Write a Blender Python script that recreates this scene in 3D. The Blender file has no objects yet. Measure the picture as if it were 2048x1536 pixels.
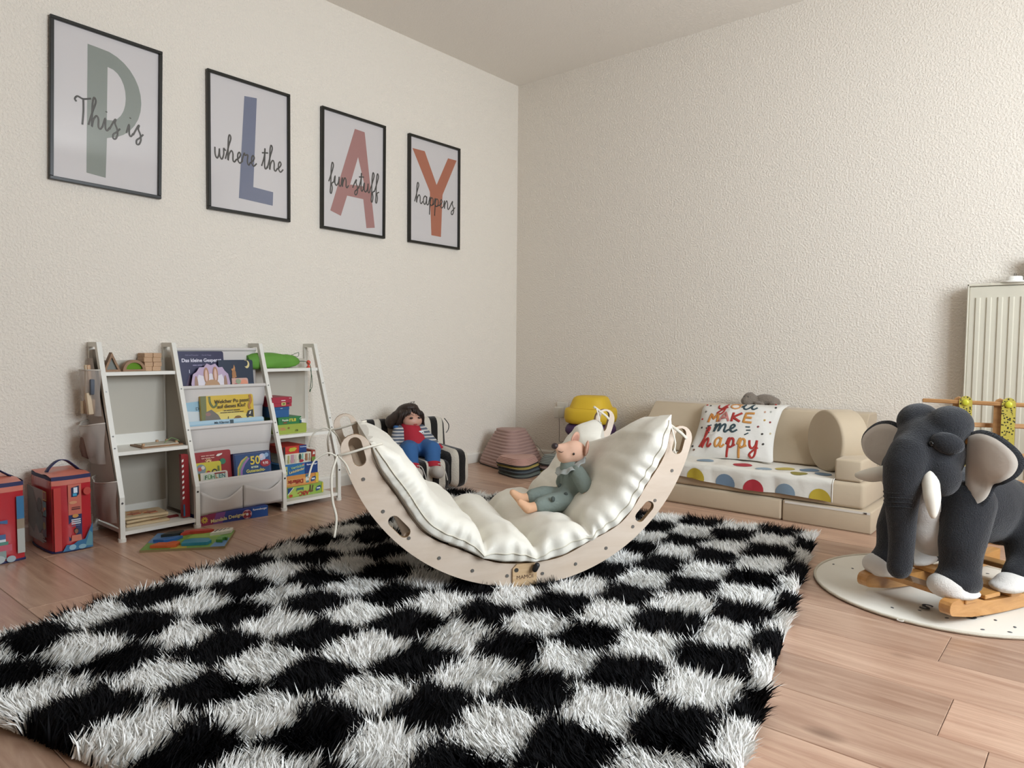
import bpy, bmesh, math, random
import numpy as np
from math import sin, cos, pi, sqrt, radians, atan2
from mathutils import Vector, Matrix, Euler
from mathutils.geometry import tessellate_polygon

SC = bpy.context.scene
COL = SC.collection
random.seed(7)

# ---------------------------------------------------------------- camera
def make_camera():
    yaw, pitch, roll = 0.7019, 0.0544, 0.0077
    f = Vector((-sin(yaw)*cos(pitch), cos(yaw)*cos(pitch), -sin(pitch)))
    r = Vector((cos(yaw), sin(yaw), 0)); u = r.cross(f)
    r2 = r*cos(roll)+u*sin(roll); u2 = u*cos(roll)-r*sin(roll)
    cd = bpy.data.cameras.new('camera'); cd.sensor_width = 36.0; cd.lens = 1413.63*36/2048
    cd.clip_start = 0.02
    co = bpy.data.objects.new('camera', cd); COL.objects.link(co)
    m = Matrix(((r2.x, u2.x, -f.x, 3.1408), (r2.y, u2.y, -f.y, -3.7561), (r2.z, u2.z, -f.z, 0.7628), (0, 0, 0, 1)))
    co.matrix_world = m
    SC.camera = co
make_camera()

# ---------------------------------------------------------------- light
SC.view_settings.view_transform = 'Standard'
SC.view_settings.look = 'None'
SC.view_settings.gamma = 1.0
SC.view_settings.use_curve_mapping = False
SC.view_settings.exposure = 0.0
w = bpy.data.worlds.new('world'); SC.world = w; w.use_nodes = True
bg = w.node_tree.nodes['Background']
bg.inputs[0].default_value = (0.75, 0.86, 1.0, 1); bg.inputs[1].default_value = 0.6
ROOM_X, ROOM_Y, ROOM_Z = 4.35, -5.2, 2.519
# window openings: (wall, a0, a1, z0, z1)
WIN = [('x', -3.10, -0.90, 0.75, 2.25)]
def area(name, loc, direction, sx, sy, power, col):
    l = bpy.data.lights.new(name, 'AREA'); l.shape = 'RECTANGLE'; l.size = sx; l.size_y = sy
    l.energy = power; l.color = col
    o = bpy.data.objects.new(name, l); COL.objects.link(o); o.location = loc
    o.rotation_euler = Vector(direction).to_track_quat('-Z', 'Z').to_euler()
    return o
area('daylight_side_window', (ROOM_X+0.16, -2.0, 1.5), (-1, 0, -0.12), 2.2, 1.5, 206, (0.83, 0.915, 1.0))

# ---------------------------------------------------------------- materials
def C(h):
    if isinstance(h, (tuple, list)): return tuple(h)[:3]
    h = h.lstrip('#'); c = [int(h[i:i+2], 16)/255 for i in (0, 2, 4)]
    return tuple(x/12.92 if x <= 0.04045 else ((x+0.055)/1.055)**2.4 for x in c)
MATS = {}
def mat(name, col=None, rough=0.6, metal=0.0, bump=None, var=None, sheen=0.0, coat=0.0, spec=0.5, trans=0.0, sss=0.0, stretch=(1, 1, 1), emit=0):
    """bump=(scale,strength,distance) var=(scale,amount)"""
    if name in MATS: return MATS[name]
    m = bpy.data.materials.new(name); m.use_nodes = True; nt = m.node_tree; N = nt.nodes; L = nt.links
    b = N['Principled BSDF']; c = C(col)
    b.inputs['Base Color'].default_value = (*c, 1); b.inputs['Roughness'].default_value = rough
    b.inputs['Metallic'].default_value = metal; b.inputs['Specular IOR Level'].default_value = spec
    if sheen:
        b.inputs['Sheen Weight'].default_value = sheen; b.inputs['Sheen Roughness'].default_value = 0.4
    if coat: b.inputs['Coat Weight'].default_value = coat
    if trans: b.inputs['Transmission Weight'].default_value = trans
    if sss:
        b.inputs['Subsurface Weight'].default_value = sss; b.inputs['Subsurface Radius'].default_value = (0.01, 0.006, 0.004)
    if bump or var:
        tc = N.new('ShaderNodeTexCoord'); mp = N.new('ShaderNodeMapping'); mp.inputs['Scale'].default_value = stretch
        L.new(tc.outputs['Object'], mp.inputs['Vector'])
    if var:
        n = N.new('ShaderNodeTexNoise'); n.inputs['Scale'].default_value = var[0]; n.inputs['Detail'].default_value = 4
        L.new(mp.outputs[0], n.inputs['Vector'])
        h = N.new('ShaderNodeMix'); h.data_type = 'RGBA'; a = var[1]
        h.inputs['A'].default_value = (*[x*(1-a) for x in c], 1); h.inputs['B'].default_value = (*[min(1, x*(1+a)) for x in c], 1)
        L.new(n.outputs['Fac'], h.inputs['Factor']); L.new(h.outputs['Result'], b.inputs['Base Color'])
    if bump:
        n = N.new('ShaderNodeTexNoise'); n.inputs['Scale'].default_value = bump[0]; n.inputs['Detail'].default_value = 5
        L.new(mp.outputs[0], n.inputs['Vector'])
        bp = N.new('ShaderNodeBump'); bp.inputs['Strength'].default_value = bump[1]
        bp.inputs['Distance'].default_value = bump[2] if len(bump) > 2 else 0.005
        L.new(n.outputs['Fac'], bp.inputs['Height']); L.new(bp.outputs[0], b.inputs['Normal'])
    MATS[name] = m
    return m
def paint(h, rough=0.45):
    return mat('print_'+h.lstrip('#'), h, rough)
def wood(name, c1, c2, scale=6, stretch=(1, 12, 12), rough=0.5, knots=False, coat=0.0, rnd=False):
    if name in MATS: return MATS[name]
    m = bpy.data.materials.new(name); m.use_nodes = True; nt = m.node_tree; N = nt.nodes; L = nt.links
    b = N['Principled BSDF']; b.inputs['Roughness'].default_value = rough; b.inputs['Coat Weight'].default_value = coat
    tc = N.new('ShaderNodeTexCoord'); mp = N.new('ShaderNodeMapping'); mp.inputs['Scale'].default_value = stretch
    vec = tc.outputs['Object']
    if rnd:
        oi = N.new('ShaderNodeObjectInfo'); ad = N.new('ShaderNodeVectorMath'); ad.operation = 'ADD'
        cx = N.new('ShaderNodeCombineXYZ'); ml = N.new('ShaderNodeMath'); ml.operation = 'MULTIPLY'; ml.inputs[1].default_value = 37.0
        L.new(oi.outputs['Random'], ml.inputs[0]); L.new(ml.outputs[0], cx.inputs[0]); L.new(ml.outputs[0], cx.inputs[1])
        L.new(vec, ad.inputs[0]); L.new(cx.outputs[0], ad.inputs[1]); vec = ad.outputs[0]
    L.new(vec, mp.inputs['Vector'])
    n = N.new('ShaderNodeTexNoise'); n.inputs['Scale'].default_value = scale; n.inputs['Detail'].default_value = 8; n.inputs['Roughness'].default_value = 0.62
    n.inputs['Distortion'].default_value = 1.2
    L.new(mp.outputs[0], n.inputs['Vector'])
    cr = N.new('ShaderNodeValToRGB'); cr.color_ramp.elements[0].position = 0.3; cr.color_ramp.elements[1].position = 0.7
    cr.color_ramp.elements[0].color = (*C(c1), 1); cr.color_ramp.elements[1].color = (*C(c2), 1)
    L.new(n.outputs['Fac'], cr.inputs[0]); out = cr.outputs[0]
    if rnd:
        hs = N.new('ShaderNodeHueSaturation'); mr = N.new('ShaderNodeMapRange'); mr.inputs['To Min'].default_value = 0.82; mr.inputs['To Max'].default_value = 1.15
        L.new(oi.outputs['Random'], mr.inputs['Value']); L.new(mr.outputs[0], hs.inputs['Value']); L.new(out, hs.inputs['Color']); out = hs.outputs[0]
    if knots:
        vo = N.new('ShaderNodeTexVoronoi'); vo.inputs['Scale'].default_value = 2.6
        mp2 = N.new('ShaderNodeMapping'); mp2.inputs['Scale'].default_value = (0.55, 1.0, 1.0); L.new(vec, mp2.inputs['Vector']); L.new(mp2.outputs[0], vo.inputs['Vector'])
        cr2 = N.new('ShaderNodeValToRGB'); cr2.color_ramp.elements[0].position = 0.015; cr2.color_ramp.elements[1].position = 0.075
        cr2.color_ramp.elements[0].color = (0.32, 0.27, 0.24, 1); cr2.color_ramp.elements[1].color = (1, 1, 1, 1)
        L.new(vo.outputs['Distance'], cr2.inputs[0])
        mx = N.new('ShaderNodeMix'); mx.data_type = 'RGBA'; mx.blend_type = 'MULTIPLY'; mx.inputs['Factor'].default_value = 0.9
        L.new(out, mx.inputs['A']); L.new(cr2.outputs[0], mx.inputs['B']); out = mx.outputs['Result']
    L.new(out, b.inputs['Base Color'])
    bp = N.new('ShaderNodeBump'); bp.inputs['Strength'].default_value = 0.12; bp.inputs['Distance'].default_value = 0.002
    L.new(n.outputs['Fac'], bp.inputs['Height']); L.new(bp.outputs[0], b.inputs['Normal'])
    MATS[name] = m; return m

# ---------------------------------------------------------------- mesh builder
class MB:
    def __init__(s): s.v = []; s.f = []; s.mi = []; s.cur = 0; s.M = None
    def add(s, vs, fs):
        o = len(s.v)
        if s.M is not None: vs = [s.M @ Vector(p) for p in vs]
        s.v += [tuple(p) for p in vs]; s.f += [tuple(i+o for i in f) for f in fs]; s.mi += [s.cur]*len(fs)
        return s
    def use(s, i): s.cur = i; return s
    def box(s, x0, x1, y0, y1, z0, z1):
        return s.add([(x0,y0,z0),(x1,y0,z0),(x1,y1,z0),(x0,y1,z0),(x0,y0,z1),(x1,y0,z1),(x1,y1,z1),(x0,y1,z1)],
                     [(3,2,1,0),(4,5,6,7),(0,1,5,4),(1,2,6,5),(2,3,7,6),(3,0,4,7)])
    def rbox(s, x0, x1, y0, y1, z0, z1, b, seg=2):
        bm = bmesh.new()
        vs = [bm.verts.new(p) for p in [(x0,y0,z0),(x1,y0,z0),(x1,y1,z0),(x0,y1,z0),(x0,y0,z1),(x1,y0,z1),(x1,y1,z1),(x0,y1,z1)]]
        for f in [(3,2,1,0),(4,5,6,7),(0,1,5,4),(1,2,6,5),(2,3,7,6),(3,0,4,7)]: bm.faces.new([vs[i] for i in f])
        bmesh.ops.bevel(bm, geom=bm.edges[:], offset=b, segments=seg, profile=0.5, affect='EDGES')
        bm.verts.index_update()
        s.add([v.co.copy() for v in bm.verts], [[v.index for v in f.verts] for f in bm.faces]); bm.free(); return s
    def ring(s, c, x, y, r, seg, r2=None):
        r2 = r if r2 is None else r2
        return [Vector(c)+x*(r*cos(2*pi*i/seg))+y*(r2*sin(2*pi*i/seg)) for i in range(seg)]
    def tube(s, pts, r, seg=8, cap=True, flat=1.0, up=None):
        pts = [Vector(p) for p in pts]; n = len(pts); rs = r if isinstance(r, (list, tuple)) else [r]*n
        vs = []; prev = None
        for i, p in enumerate(pts):
            t = (pts[min(i+1, n-1)]-pts[max(i-1, 0)])
            if t.length < 1e-9: t = Vector((0, 0, 1))
            t.normalize()
            if up is not None:
                y = Vector(up)-t*Vector(up).dot(t)
                if y.length < 1e-5: y = t.orthogonal()
                y.normalize(); x = y.cross(t)
            else:
                if prev is None: x = t.orthogonal().normalized()
                else:
                    x = prev-t*prev.dot(t)
                    if x.length < 1e-6: x = t.orthogonal()
                    x.normalize()
                y = t.cross(x)
            prev = x
            vs += s.ring(p, x, y, rs[i], seg, rs[i]*flat)
        fs = []
        for i in range(n-1):
            for j in range(seg):
                a = i*seg+j; b = i*seg+(j+1) % seg
                fs.append((a, b, b+seg, a+seg))
        if cap: fs.append(tuple(range(seg-1, -1, -1))); fs.append(tuple((n-1)*seg+j for j in range(seg)))
        return s.add(vs, fs)
    def cyl(s, p0, p1, r, seg=14, r1=None): return s.tube([p0, p1], [r, r if r1 is None else r1], seg)
    def prism(s, poly, d0, d1, plane='xz', holes=()):
        """polygon extruded along the axis that is not in plane, with optional holes"""
        def P(a, b, d): return (a, d, b) if plane == 'xz' else ((a, b, d) if plane == 'xy' else (d, a, b))
        loops = [list(poly)]+[list(h) for h in holes]
        tris = tessellate_polygon([[Vector((a, b, 0)) for a, b in l] for l in loops])
        flat = [p for l in loops for p in l]; n = len(flat)
        vs = [P(a, b, d0) for a, b in flat]+[P(a, b, d1) for a, b in flat]; fs = []
        for t in tris: fs.append(tuple(t)); fs.append(tuple(i+n for i in reversed(t)))
        o = 0
        for l in loops:
            k = len(l)
            for i in range(k): fs.append((o+i, o+(i+1) % k, n+o+(i+1) % k, n+o+i))
            o += k
        return s.add(vs, fs)
    def flat(s, poly, d, plane='xz'):
        def P(a, b): return (a, d, b) if plane == 'xz' else ((a, b, d) if plane == 'xy' else (d, a, b))
        tris = tessellate_polygon([[Vector((a, b, 0)) for a, b in poly]])
        return s.add([P(a, b) for a, b in poly], [tuple(t) for t in tris])
    def disc(s, cx, cz, rx, rz, d, seg=20, plane='xz', a0=0, a1=2*pi):
        k = seg if abs(a1-a0-2*pi) < 1e-6 else seg+1
        return s.flat([(cx+rx*cos(a0+(a1-a0)*i/seg), cz+rz*sin(a0+(a1-a0)*i/seg)) for i in range(k)], d, plane)
    def rect(s, x0, x1, z0, z1, d, plane='xz'): return s.flat([(x0, z0), (x1, z0), (x1, z1), (x0, z1)], d, plane)
    def ell(s, c, r, seg=20, rings=12, rot=None):
        vs = []; fs = []; c = Vector(c); R = Euler(rot).to_matrix() if rot else Matrix.Identity(3)
        for i in range(1, rings):
            a = pi*i/rings
            for j in range(seg):
                b = 2*pi*j/seg
                vs.append(c+R @ Vector((r[0]*sin(a)*cos(b), r[1]*sin(a)*sin(b), r[2]*cos(a))))
        vs.append(c+R @ Vector((0, 0, r[2]))); vs.append(c+R @ Vector((0, 0, -r[2]))); T = len(vs)-2; B = T+1
        for i in range(rings-2):
            for j in range(seg):
                a = i*seg+j; b = i*seg+(j+1) % seg; fs.append((a, a+seg, b+seg, b))
        for j in range(seg):
            fs.append((T, j, (j+1) % seg)); a = (rings-2)*seg; fs.append((B, a+(j+1) % seg, a+j))
        return s.add(vs, fs)
    def capsule(s, p0, p1, r0, r1, seg=16):
        p0 = Vector(p0); p1 = Vector(p1); d = (p1-p0); L = d.length; d.normalize(); pts = []; rs = []
        for k in range(5): a = pi/2*(1-k/4); pts.append(p0-d*r0*sin(a)); rs.append(max(1e-4, r0*cos(a)))
        for k in range(5): a = pi/2*k/4; pts.append(p1+d*r1*sin(a)); rs.append(max(1e-4, r1*cos(a)))
        return s.tube(pts, rs, seg)
    def lathe(s, prof, seg=24, c=(0, 0, 0), n=2.0, sx=1, sy=1, nfun=None):
        """profile [(r,z)] turned about z; n>2 gives a squarer plan"""
        vs = []; fs = []; k = len(prof); c = Vector(c)
        for r, z in prof:
            for j in range(seg):
                a = 2*pi*j/seg; q = (abs(cos(a))**n+abs(sin(a))**n)**(-1/n)
                if nfun: q = nfun(a)
                vs.append(c+Vector((r*q*cos(a)*sx, r*q*sin(a)*sy, z)))
        for i in range(k-1):
            for j in range(seg):
                a = i*seg+j; b = i*seg+(j+1) % seg; fs.append((a, b, b+seg, a+seg))
        fs.append(tuple(range(seg-1, -1, -1))); fs.append(tuple((k-1)*seg+j for j in range(seg)))
        return s.add(vs, fs)
    def grid(s, fn, nu, nv, cu=False, cv=False):
        vs = [fn(i/(nu if cu else nu-1), j/(nv if cv else nv-1)) for i in range(nu) for j in range(nv)]; fs = []
        for i in range(nu if cu else nu-1):
            for j in range(nv if cv else nv-1):
                i2 = (i+1) % nu; j2 = (j+1) % nv
                fs.append((i*nv+j, i2*nv+j, i2*nv+j2, i*nv+j2))
        return s.add(vs, fs)
    def mesh(s, name):
        me = bpy.data.meshes.new(name); me.from_pydata([tuple(p) for p in s.v], [], s.f)
        if any(s.mi): me.polygons.foreach_set('material_index', s.mi)
        me.update(); return me
    def build(s, name, mats, parent=None, smooth=None, loc=None, rot=None, fix=True, sub=0, bevel=0):
        me = s.mesh(name)
        for m in (mats if isinstance(mats, (list, tuple)) else [mats]): me.materials.append(m)
        if fix:
            bm = bmesh.new(); bm.from_mesh(me); bmesh.ops.recalc_face_normals(bm, faces=bm.faces[:]); bm.to_mesh(me); bm.free()
        if smooth is not None:
            me.polygons.foreach_set('use_smooth', [True]*len(me.polygons))
            if smooth < 179: me.set_sharp_from_angle(angle=radians(smooth))
        o = bpy.data.objects.new(name, me); COL.objects.link(o); o.parent = parent
        if loc is not None: o.location = loc
        if rot is not None: o.rotation_euler = rot
        if bevel:
            b = o.modifiers.new('bevel', 'BEVEL'); b.width = bevel; b.segments = 2; b.limit_method = 'ANGLE'
        if sub:
            q = o.modifiers.new('subsurf', 'SUBSURF'); q.levels = sub; q.render_levels = sub
        return o
def tag(o, label=None, cat=None, group=None, kind=None):
    if label: o['label'] = label
    if cat: o['category'] = cat
    if group: o['group'] = group
    if kind: o['kind'] = kind
    return o
def thing(name, label, cat, loc=(0, 0, 0), rotz=0, group=None, rot=None):
    o = bpy.data.objects.new(name, None); COL.objects.link(o); o.empty_display_size = 0.05
    o.location = loc; o.rotation_euler = rot if rot else (0, 0, radians(rotz))
    return tag(o, label, cat, group)
def copy_tree(o, parent=None):
    c = o.copy(); COL.objects.link(c); c.parent = parent
    for ch in [x for x in o.children]: copy_tree(ch, c)
    return c
def realize(o):
    """bake modifiers into the mesh"""
    dg = bpy.context.evaluated_depsgraph_get(); me = bpy.data.meshes.new_from_object(o.evaluated_get(dg))
    o.modifiers.clear(); o.data = me; return o
def blob(mb, name, mats, parent=None, voxel=0.012, smooth=6, loc=None, rot=None):
    """primitives fused into one continuous soft surface"""
    o = mb.build(name, mats, None, fix=True)
    r = o.modifiers.new('remesh', 'REMESH'); r.mode = 'VOXEL'; r.voxel_size = voxel
    sm = o.modifiers.new('smooth', 'SMOOTH'); sm.iterations = smooth; sm.factor = 0.5
    realize(o); o.data.polygons.foreach_set('use_smooth', [True]*len(o.data.polygons))
    o.parent = parent
    if loc is not None: o.location = loc
    if rot is not None: o.rotation_euler = rot
    return o
def text(parent, s, size, m, x=0, z=0, y=-0.001, rot=0, align='CENTER', sx=1.0, name='lettering', bold=0.0, plane='xz', flip=False, shear=0.0):
    """flat lettering on the xz plane of its parent, facing -y (or on xy facing up)"""
    cu = bpy.data.curves.new(name, 'FONT'); cu.body = s; cu.size = size; cu.align_x = align; cu.align_y = 'CENTER'; cu.offset = bold; cu.shear = shear
    cu.resolution_u = 3
    t = bpy.data.objects.new('tmp', cu); COL.objects.link(t)
    dg = bpy.context.evaluated_depsgraph_get(); me = bpy.data.meshes.new_from_object(t.evaluated_get(dg))
    bpy.data.objects.remove(t); bpy.data.curves.remove(cu)
    R = Matrix.Rotation(rot, 4, 'Z') @ Matrix.Diagonal((sx, 1, 1, 1))
    if plane == 'xz': T = Matrix.Translation((x, y, z)) @ Matrix.Rotation(pi/2, 4, 'X') @ R
    else: T = Matrix.Translation((x, y, z)) @ R
    me.transform(T); me.name = name; me.materials.clear(); me.materials.append(m)
    o = bpy.data.objects.new(name, me); COL.objects.link(o); o.parent = parent
    return o
def catmull(pts, k=5):
    pts = [Vector(p) for p in pts]; out = []
    for i in range(len(pts)-1):
        p0 = pts[max(i-1, 0)]; p1 = pts[i]; p2 = pts[i+1]; p3 = pts[min(i+2, len(pts)-1)]
        for j in range(k):
            t = j/k
            out.append(0.5*((2*p1)+(p2-p0)*t+(2*p0-5*p1+4*p2-p3)*t*t+(3*p1-p0-3*p2+p3)*t**3))
    out.append(pts[-1]); return out
# ================================================================ the room
def wall_mat(name, col, strength):
    m = bpy.data.materials.new(name); m.use_nodes = True; nt = m.node_tree; N = nt.nodes; L = nt.links
    b = N['Principled BSDF']; b.inputs['Base Color'].default_value = (*C(col), 1); b.inputs['Roughness'].default_value = 0.85
    b.inputs['Specular IOR Level'].default_value = 0.25
    tc = N.new('ShaderNodeTexCoord')
    n1 = N.new('ShaderNodeTexNoise'); n1.inputs['Scale'].default_value = 105; n1.inputs['Detail'].default_value = 3; n1.inputs['Roughness'].default_value = 0.55
    n2 = N.new('ShaderNodeTexVoronoi'); n2.inputs['Scale'].default_value = 170
    L.new(tc.outputs['Object'], n1.inputs['Vector']); L.new(tc.outputs['Object'], n2.inputs['Vector'])
    cr = N.new('ShaderNodeValToRGB'); cr.color_ramp.elements[0].position = 0.42; cr.color_ramp.elements[1].position = 0.68
    L.new(n1.outputs['Fac'], cr.inputs[0])
    ad = N.new('ShaderNodeMath'); ad.operation = 'MULTIPLY_ADD'; ad.inputs[1].default_value = -0.25
    L.new(n2.outputs['Distance'], ad.inputs[0]); L.new(cr.outputs[0], ad.inputs[2])
    bp = N.new('ShaderNodeBump'); bp.inputs['Strength'].default_value = strength; bp.inputs['Distance'].default_value = 0.0035
    L.new(ad.outputs[0], bp.inputs['Height']); L.new(bp.outputs[0], b.inputs['Normal'])
    return m
M_WALL = wall_mat('woodchip_wallpaper', '#ebe2d5', 0.6)
M_CEIL = wall_mat('ceiling_paint', '#eee7dd', 0.3)
M_TRIM = mat('white_trim_paint', '#e4dfd4', 0.45)
def struct(o): o['kind'] = 'structure'; return o
T = 0.12
struct(MB().box(-T, 0, ROOM_Y-T, T, -0.05, ROOM_Z+T).build('wall_left', M_WALL))
struct(MB().box(0, ROOM_X+T, 0, T, -0.05, ROOM_Z+T).build('wall_back', M_WALL))
y0, y1, z0, z1 = WIN[0][1:]
mb = MB(); X = ROOM_X
mb.box(X, X+T, ROOM_Y-T, y0, -0.05, ROOM_Z+T).box(X, X+T, y1, 0, -0.05, ROOM_Z+T).box(X, X+T, y0, y1, -0.05, z0).box(X, X+T, y0, y1, z1, ROOM_Z+T)
struct(mb.build('wall_right', M_WALL))
struct(MB().box(0, ROOM_X, ROOM_Y-T, ROOM_Y, -0.05, ROOM_Z+T).build('wall_front', wall_mat('bounce_dimming_taupe', '#8f8272', .5)))  # unseen wall behind the camera; dark tone chosen to cut bounced light
struct(MB().box(0, ROOM_X, ROOM_Y, 0, ROOM_Z, ROOM_Z+T).build('ceiling', M_CEIL))
# window frame (on the right, outside the picture)
mb = MB(); a = 0.06
mb.box(X+.02, X+.09, y0, y0+a, z0, z1).box(X+.02, X+.09, y1-a, y1, z0, z1).box(X+.02, X+.09, y0+a, y1-a, z0, z0+a).box(X+.02, X+.09, y0+a, y1-a, z1-a, z1)
wf = struct(mb.build('window_1', M_TRIM)); m_ = (y0+y1)/2
MB().box(X+.025, X+.085, m_-.05, m_+.05, z0+a, z1-a).build('mullion', M_TRIM, wf)
MB().box(X-.1, X+.02, y0-.06, y1+.06, z0-.035, z0).build('window_sill', M_TRIM, wf)
PANES = ((y0+a, m_-.05), (m_+.05, y1-a))
# baseboards
struct(MB().prism([(0, 0), (.014, 0), (.014, .055), (.008, .065), (0, .065)], ROOM_Y, -.0005, 'xz').build('baseboard_left', M_TRIM))
struct(MB().prism([(-.0005, 0), (-.014, 0), (-.014, .055), (-.008, .065), (-.0005, .065)], .014, ROOM_X, 'yz').build('baseboard_back', M_TRIM))
# floor: boards laid parallel to the back wall
M_OAK = wood('oak_laminate', '#a07a64', '#c8a78f', scale=3.2, stretch=(0.7, 9, 9), rough=0.3, knots=True, rnd=True)
M_GAP = mat('floor_joint', '#3a2a20', 0.8)
fl = struct(MB().box(0, ROOM_X, ROOM_Y, 0, -0.05, -0.0035).build('floor', M_GAP))
PW, PL = 0.192, 1.29
plank_cache = {}
def plank(xa, xb, ya, yb):
    w_ = round(xb-xa, 4); h_ = round(yb-ya, 4)
    if (w_, h_) not in plank_cache:
        me = MB(); g = 0.0006; e = 0.0012
        me.add([(g,g,-.0035),(w_-g,g,-.0035),(w_-g,h_-g,-.0035),(g,h_-g,-.0035),(g,g,-e),(w_-g,g,-e),(w_-g,h_-g,-e),(g,h_-g,-e),(g+e,g+e,0),(w_-g-e,g+e,0),(w_-g-e,h_-g-e,0),(g+e,h_-g-e,0)],
               [(0,1,5,4),(1,2,6,5),(2,3,7,6),(3,0,4,7),(4,5,9,8),(5,6,10,9),(6,7,11,10),(7,4,8,11),(8,9,10,11)])
        m = me.mesh('plank'); m.materials.append(M_OAK); plank_cache[(w_, h_)] = m
    o = bpy.data.objects.new('plank', plank_cache[(w_, h_)]); COL.objects.link(o); o.parent = fl; o.location = (xa, ya, 0)
# a seam runs at y = -1.79; end joints at x = 2.849 in the board behind it and x = 2.995 two boards nearer
ys = []
y = -1.79
while y < -0.05: y += PW
top = y; k = 0
row = {0: 2.849, -3: 2.995, -1: 2.2, -2: 1.62, 1: 1.98, 2: 2.55, 3: 1.75}
yy = -1.79+PW*10
idx = 9
while yy > ROOM_Y+0.01:
    ya = max(yy-PW, ROOM_Y); yb = min(yy, 0.0)
    if yb > ya+1e-4:
        off = row.get(idx, random.uniform(0, PL))
        xs = [0.0]; x = off-PL*4
        while x < ROOM_X:
            if x > 0.02 and x < ROOM_X-0.02: xs.append(x)
            x += PL
        xs.append(ROOM_X)
        for a_, b_ in zip(xs[:-1], xs[1:]): plank(a_, b_, ya, yb)
    yy -= PW; idx -= 1

# ---------------------------------------------------------------- handwriting strokes
GL = {
 'T': ([[(-.15, 1.75), (-.3, 1.95), (-.05, 2.2), (.5, 2.1), (1.25, 2.3)], [(.5, 2.15), (.52, 1.1), (.42, 0)]], 1.0),
 'h': ([[(0, .1), (.45, 1.4), (.72, 2.15), (.55, 2.45), (.4, 1.9), (.34, .05), (.48, .6), (.78, 1.0), (.98, .75), (.98, .15), (1.18, .0), (1.42, .3)]], 1.38),
 'i': ([[(0, .2), (.28, .98), (.3, .2), (.48, .0), (.72, .3)], [(.38, 1.5), (.41, 1.58)]], .7),
 's': ([[(0, .15), (.5, 1.0), (.64, 1.08), (.56, .78), (.78, .35), (.84, -.1), (.65, -.5), (.4, -.52), (.4, -.2), (.72, .05), (1.1, .42)]], 1.0),
 'w': ([[(0, 1.0), (.04, .3), (.28, .0), (.5, .4), (.56, .95), (.6, .3), (.86, .0), (1.1, .5), (1.1, 1.05), (1.35, .85)]], 1.3),
 'e': ([[(-.05, .2), (.35, .45), (.58, .8), (.42, 1.02), (.22, .75), (.24, .25), (.5, .0), (.88, .32)]], .82),
 'r': ([[(-.05, .3), (.25, 1.05), (.36, .86), (.72, .95), (.66, .3), (.85, .0), (1.08, .3)]], 1.02),
 't': ([[(0, .2), (.38, 1.2), (.48, 2.0), (.42, .3), (.58, .0), (.82, .3)], [(.05, 1.5), (.9, 1.62)]], .78),
 'f': ([[(-.02, .25), (.5, 1.4), (.72, 2.1), (.52, 2.35), (.36, 1.6), (.3, 0), (.22, -.85), (.4, -.95), (.54, -.4), (.46, .1), (.82, .32)]], .78),
 'u': ([[(0, .35), (.2, 1.0), (.18, .25), (.42, .0), (.74, .4), (.85, 1.0), (.83, .2), (1.02, .0), (1.24, .3)]], 1.18),
 'n': ([[(0, .3), (.2, 1.0), (.2, .0), (.3, .5), (.6, 1.02), (.8, .75), (.8, .15), (.98, .0), (1.22, .3)]], 1.14),
 'a': ([[(.76, .85), (.5, 1.02), (.2, .7), (.2, .2), (.44, .0), (.68, .4), (.78, 1.0), (.76, .2), (.95, .0), (1.2, .3)]], 1.14),
 'p': ([[(0, .3), (.25, 1.05), (.2, .0), (.14, -1.15), (.25, .3), (.46, .95), (.76, .85), (.76, .3), (.5, .03), (.28, .15)], [(.5, .03), (1.0, .3)]], .96),
 'y': ([[(0, .95), (.08, .3), (.34, .1), (.65, .5), (.78, 1.05), (.62, -.4), (.3, -.85), (.05, -.6), (.45, -.1), (.9, .3)]], .95),
 'o': ([[(.55, 1.0), (.25, .72), (.22, .25), (.5, .0), (.82, .3), (.78, .8), (.5, 1.02), (.95, .92)]], 1.0),
 'm': ([[(0, .9), (.15, 1.05), (.1, .0), (.25, .6), (.5, 1.02), (.62, .8), (.56, .0), (.75, .65), (1.0, 1.02), (1.12, .8), (1.08, .15), (1.25, .0), (1.4, .2)]], 1.45),
}
def strokes(word):
    out = []; x = 0
    for ch in word:
        if ch == ' ': x += .75; continue
        st, adv = GL[ch]
        for s_ in st: out.append([(px+x, py) for px, py in s_])
        x += adv
    return out, x

# ---------------------------------------------------------------- four framed letter prints
M_BLK = mat('black_frame_lacquer', '#17160f', 0.35)
M_PAPER = mat('poster_paper', '#d3cdcb', 0.6)
M_INK = mat('dark_grey_ink', '#3a3733', 0.6)
def pane_mat():
    m = bpy.data.materials.new('picture_glass'); m.use_nodes = True; N = m.node_tree.nodes; L = m.node_tree.links
    N.remove(N['Principled BSDF']); o = N['Material Output']
    tr = N.new('ShaderNodeBsdfTransparent'); gl = N.new('ShaderNodeBsdfGlossy'); gl.inputs['Roughness'].default_value = 0.06
    lw = N.new('ShaderNodeLayerWeight'); lw.inputs['Blend'].default_value = 0.5; mx = N.new('ShaderNodeMixShader')
    pw_ = N.new('ShaderNodeMath'); pw_.operation = 'POWER'; pw_.inputs[1].default_value = 5; fr = N.new('ShaderNodeMath'); fr.operation = 'MULTIPLY_ADD'
    fr.inputs[1].default_value = 0.9; fr.inputs[2].default_value = 0.04
    L.new(lw.outputs['Facing'], pw_.inputs[0]); L.new(pw_.outputs[0], fr.inputs[0]); L.new(fr.outputs[0], mx.inputs[0]); L.new(tr.outputs[0], mx.inputs[1]); L.new(gl.outputs[0], mx.inputs[2]); L.new(mx.outputs[0], o.inputs['Surface'])
    return m
M_PANE = pane_mat()
for pa, pb in PANES: MB().box(X+.050, X+.054, pa, pb, z0+.06, z1-.06).build('pane', M_PANE, wf)
FW, FH = 0.417, 0.62
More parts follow.
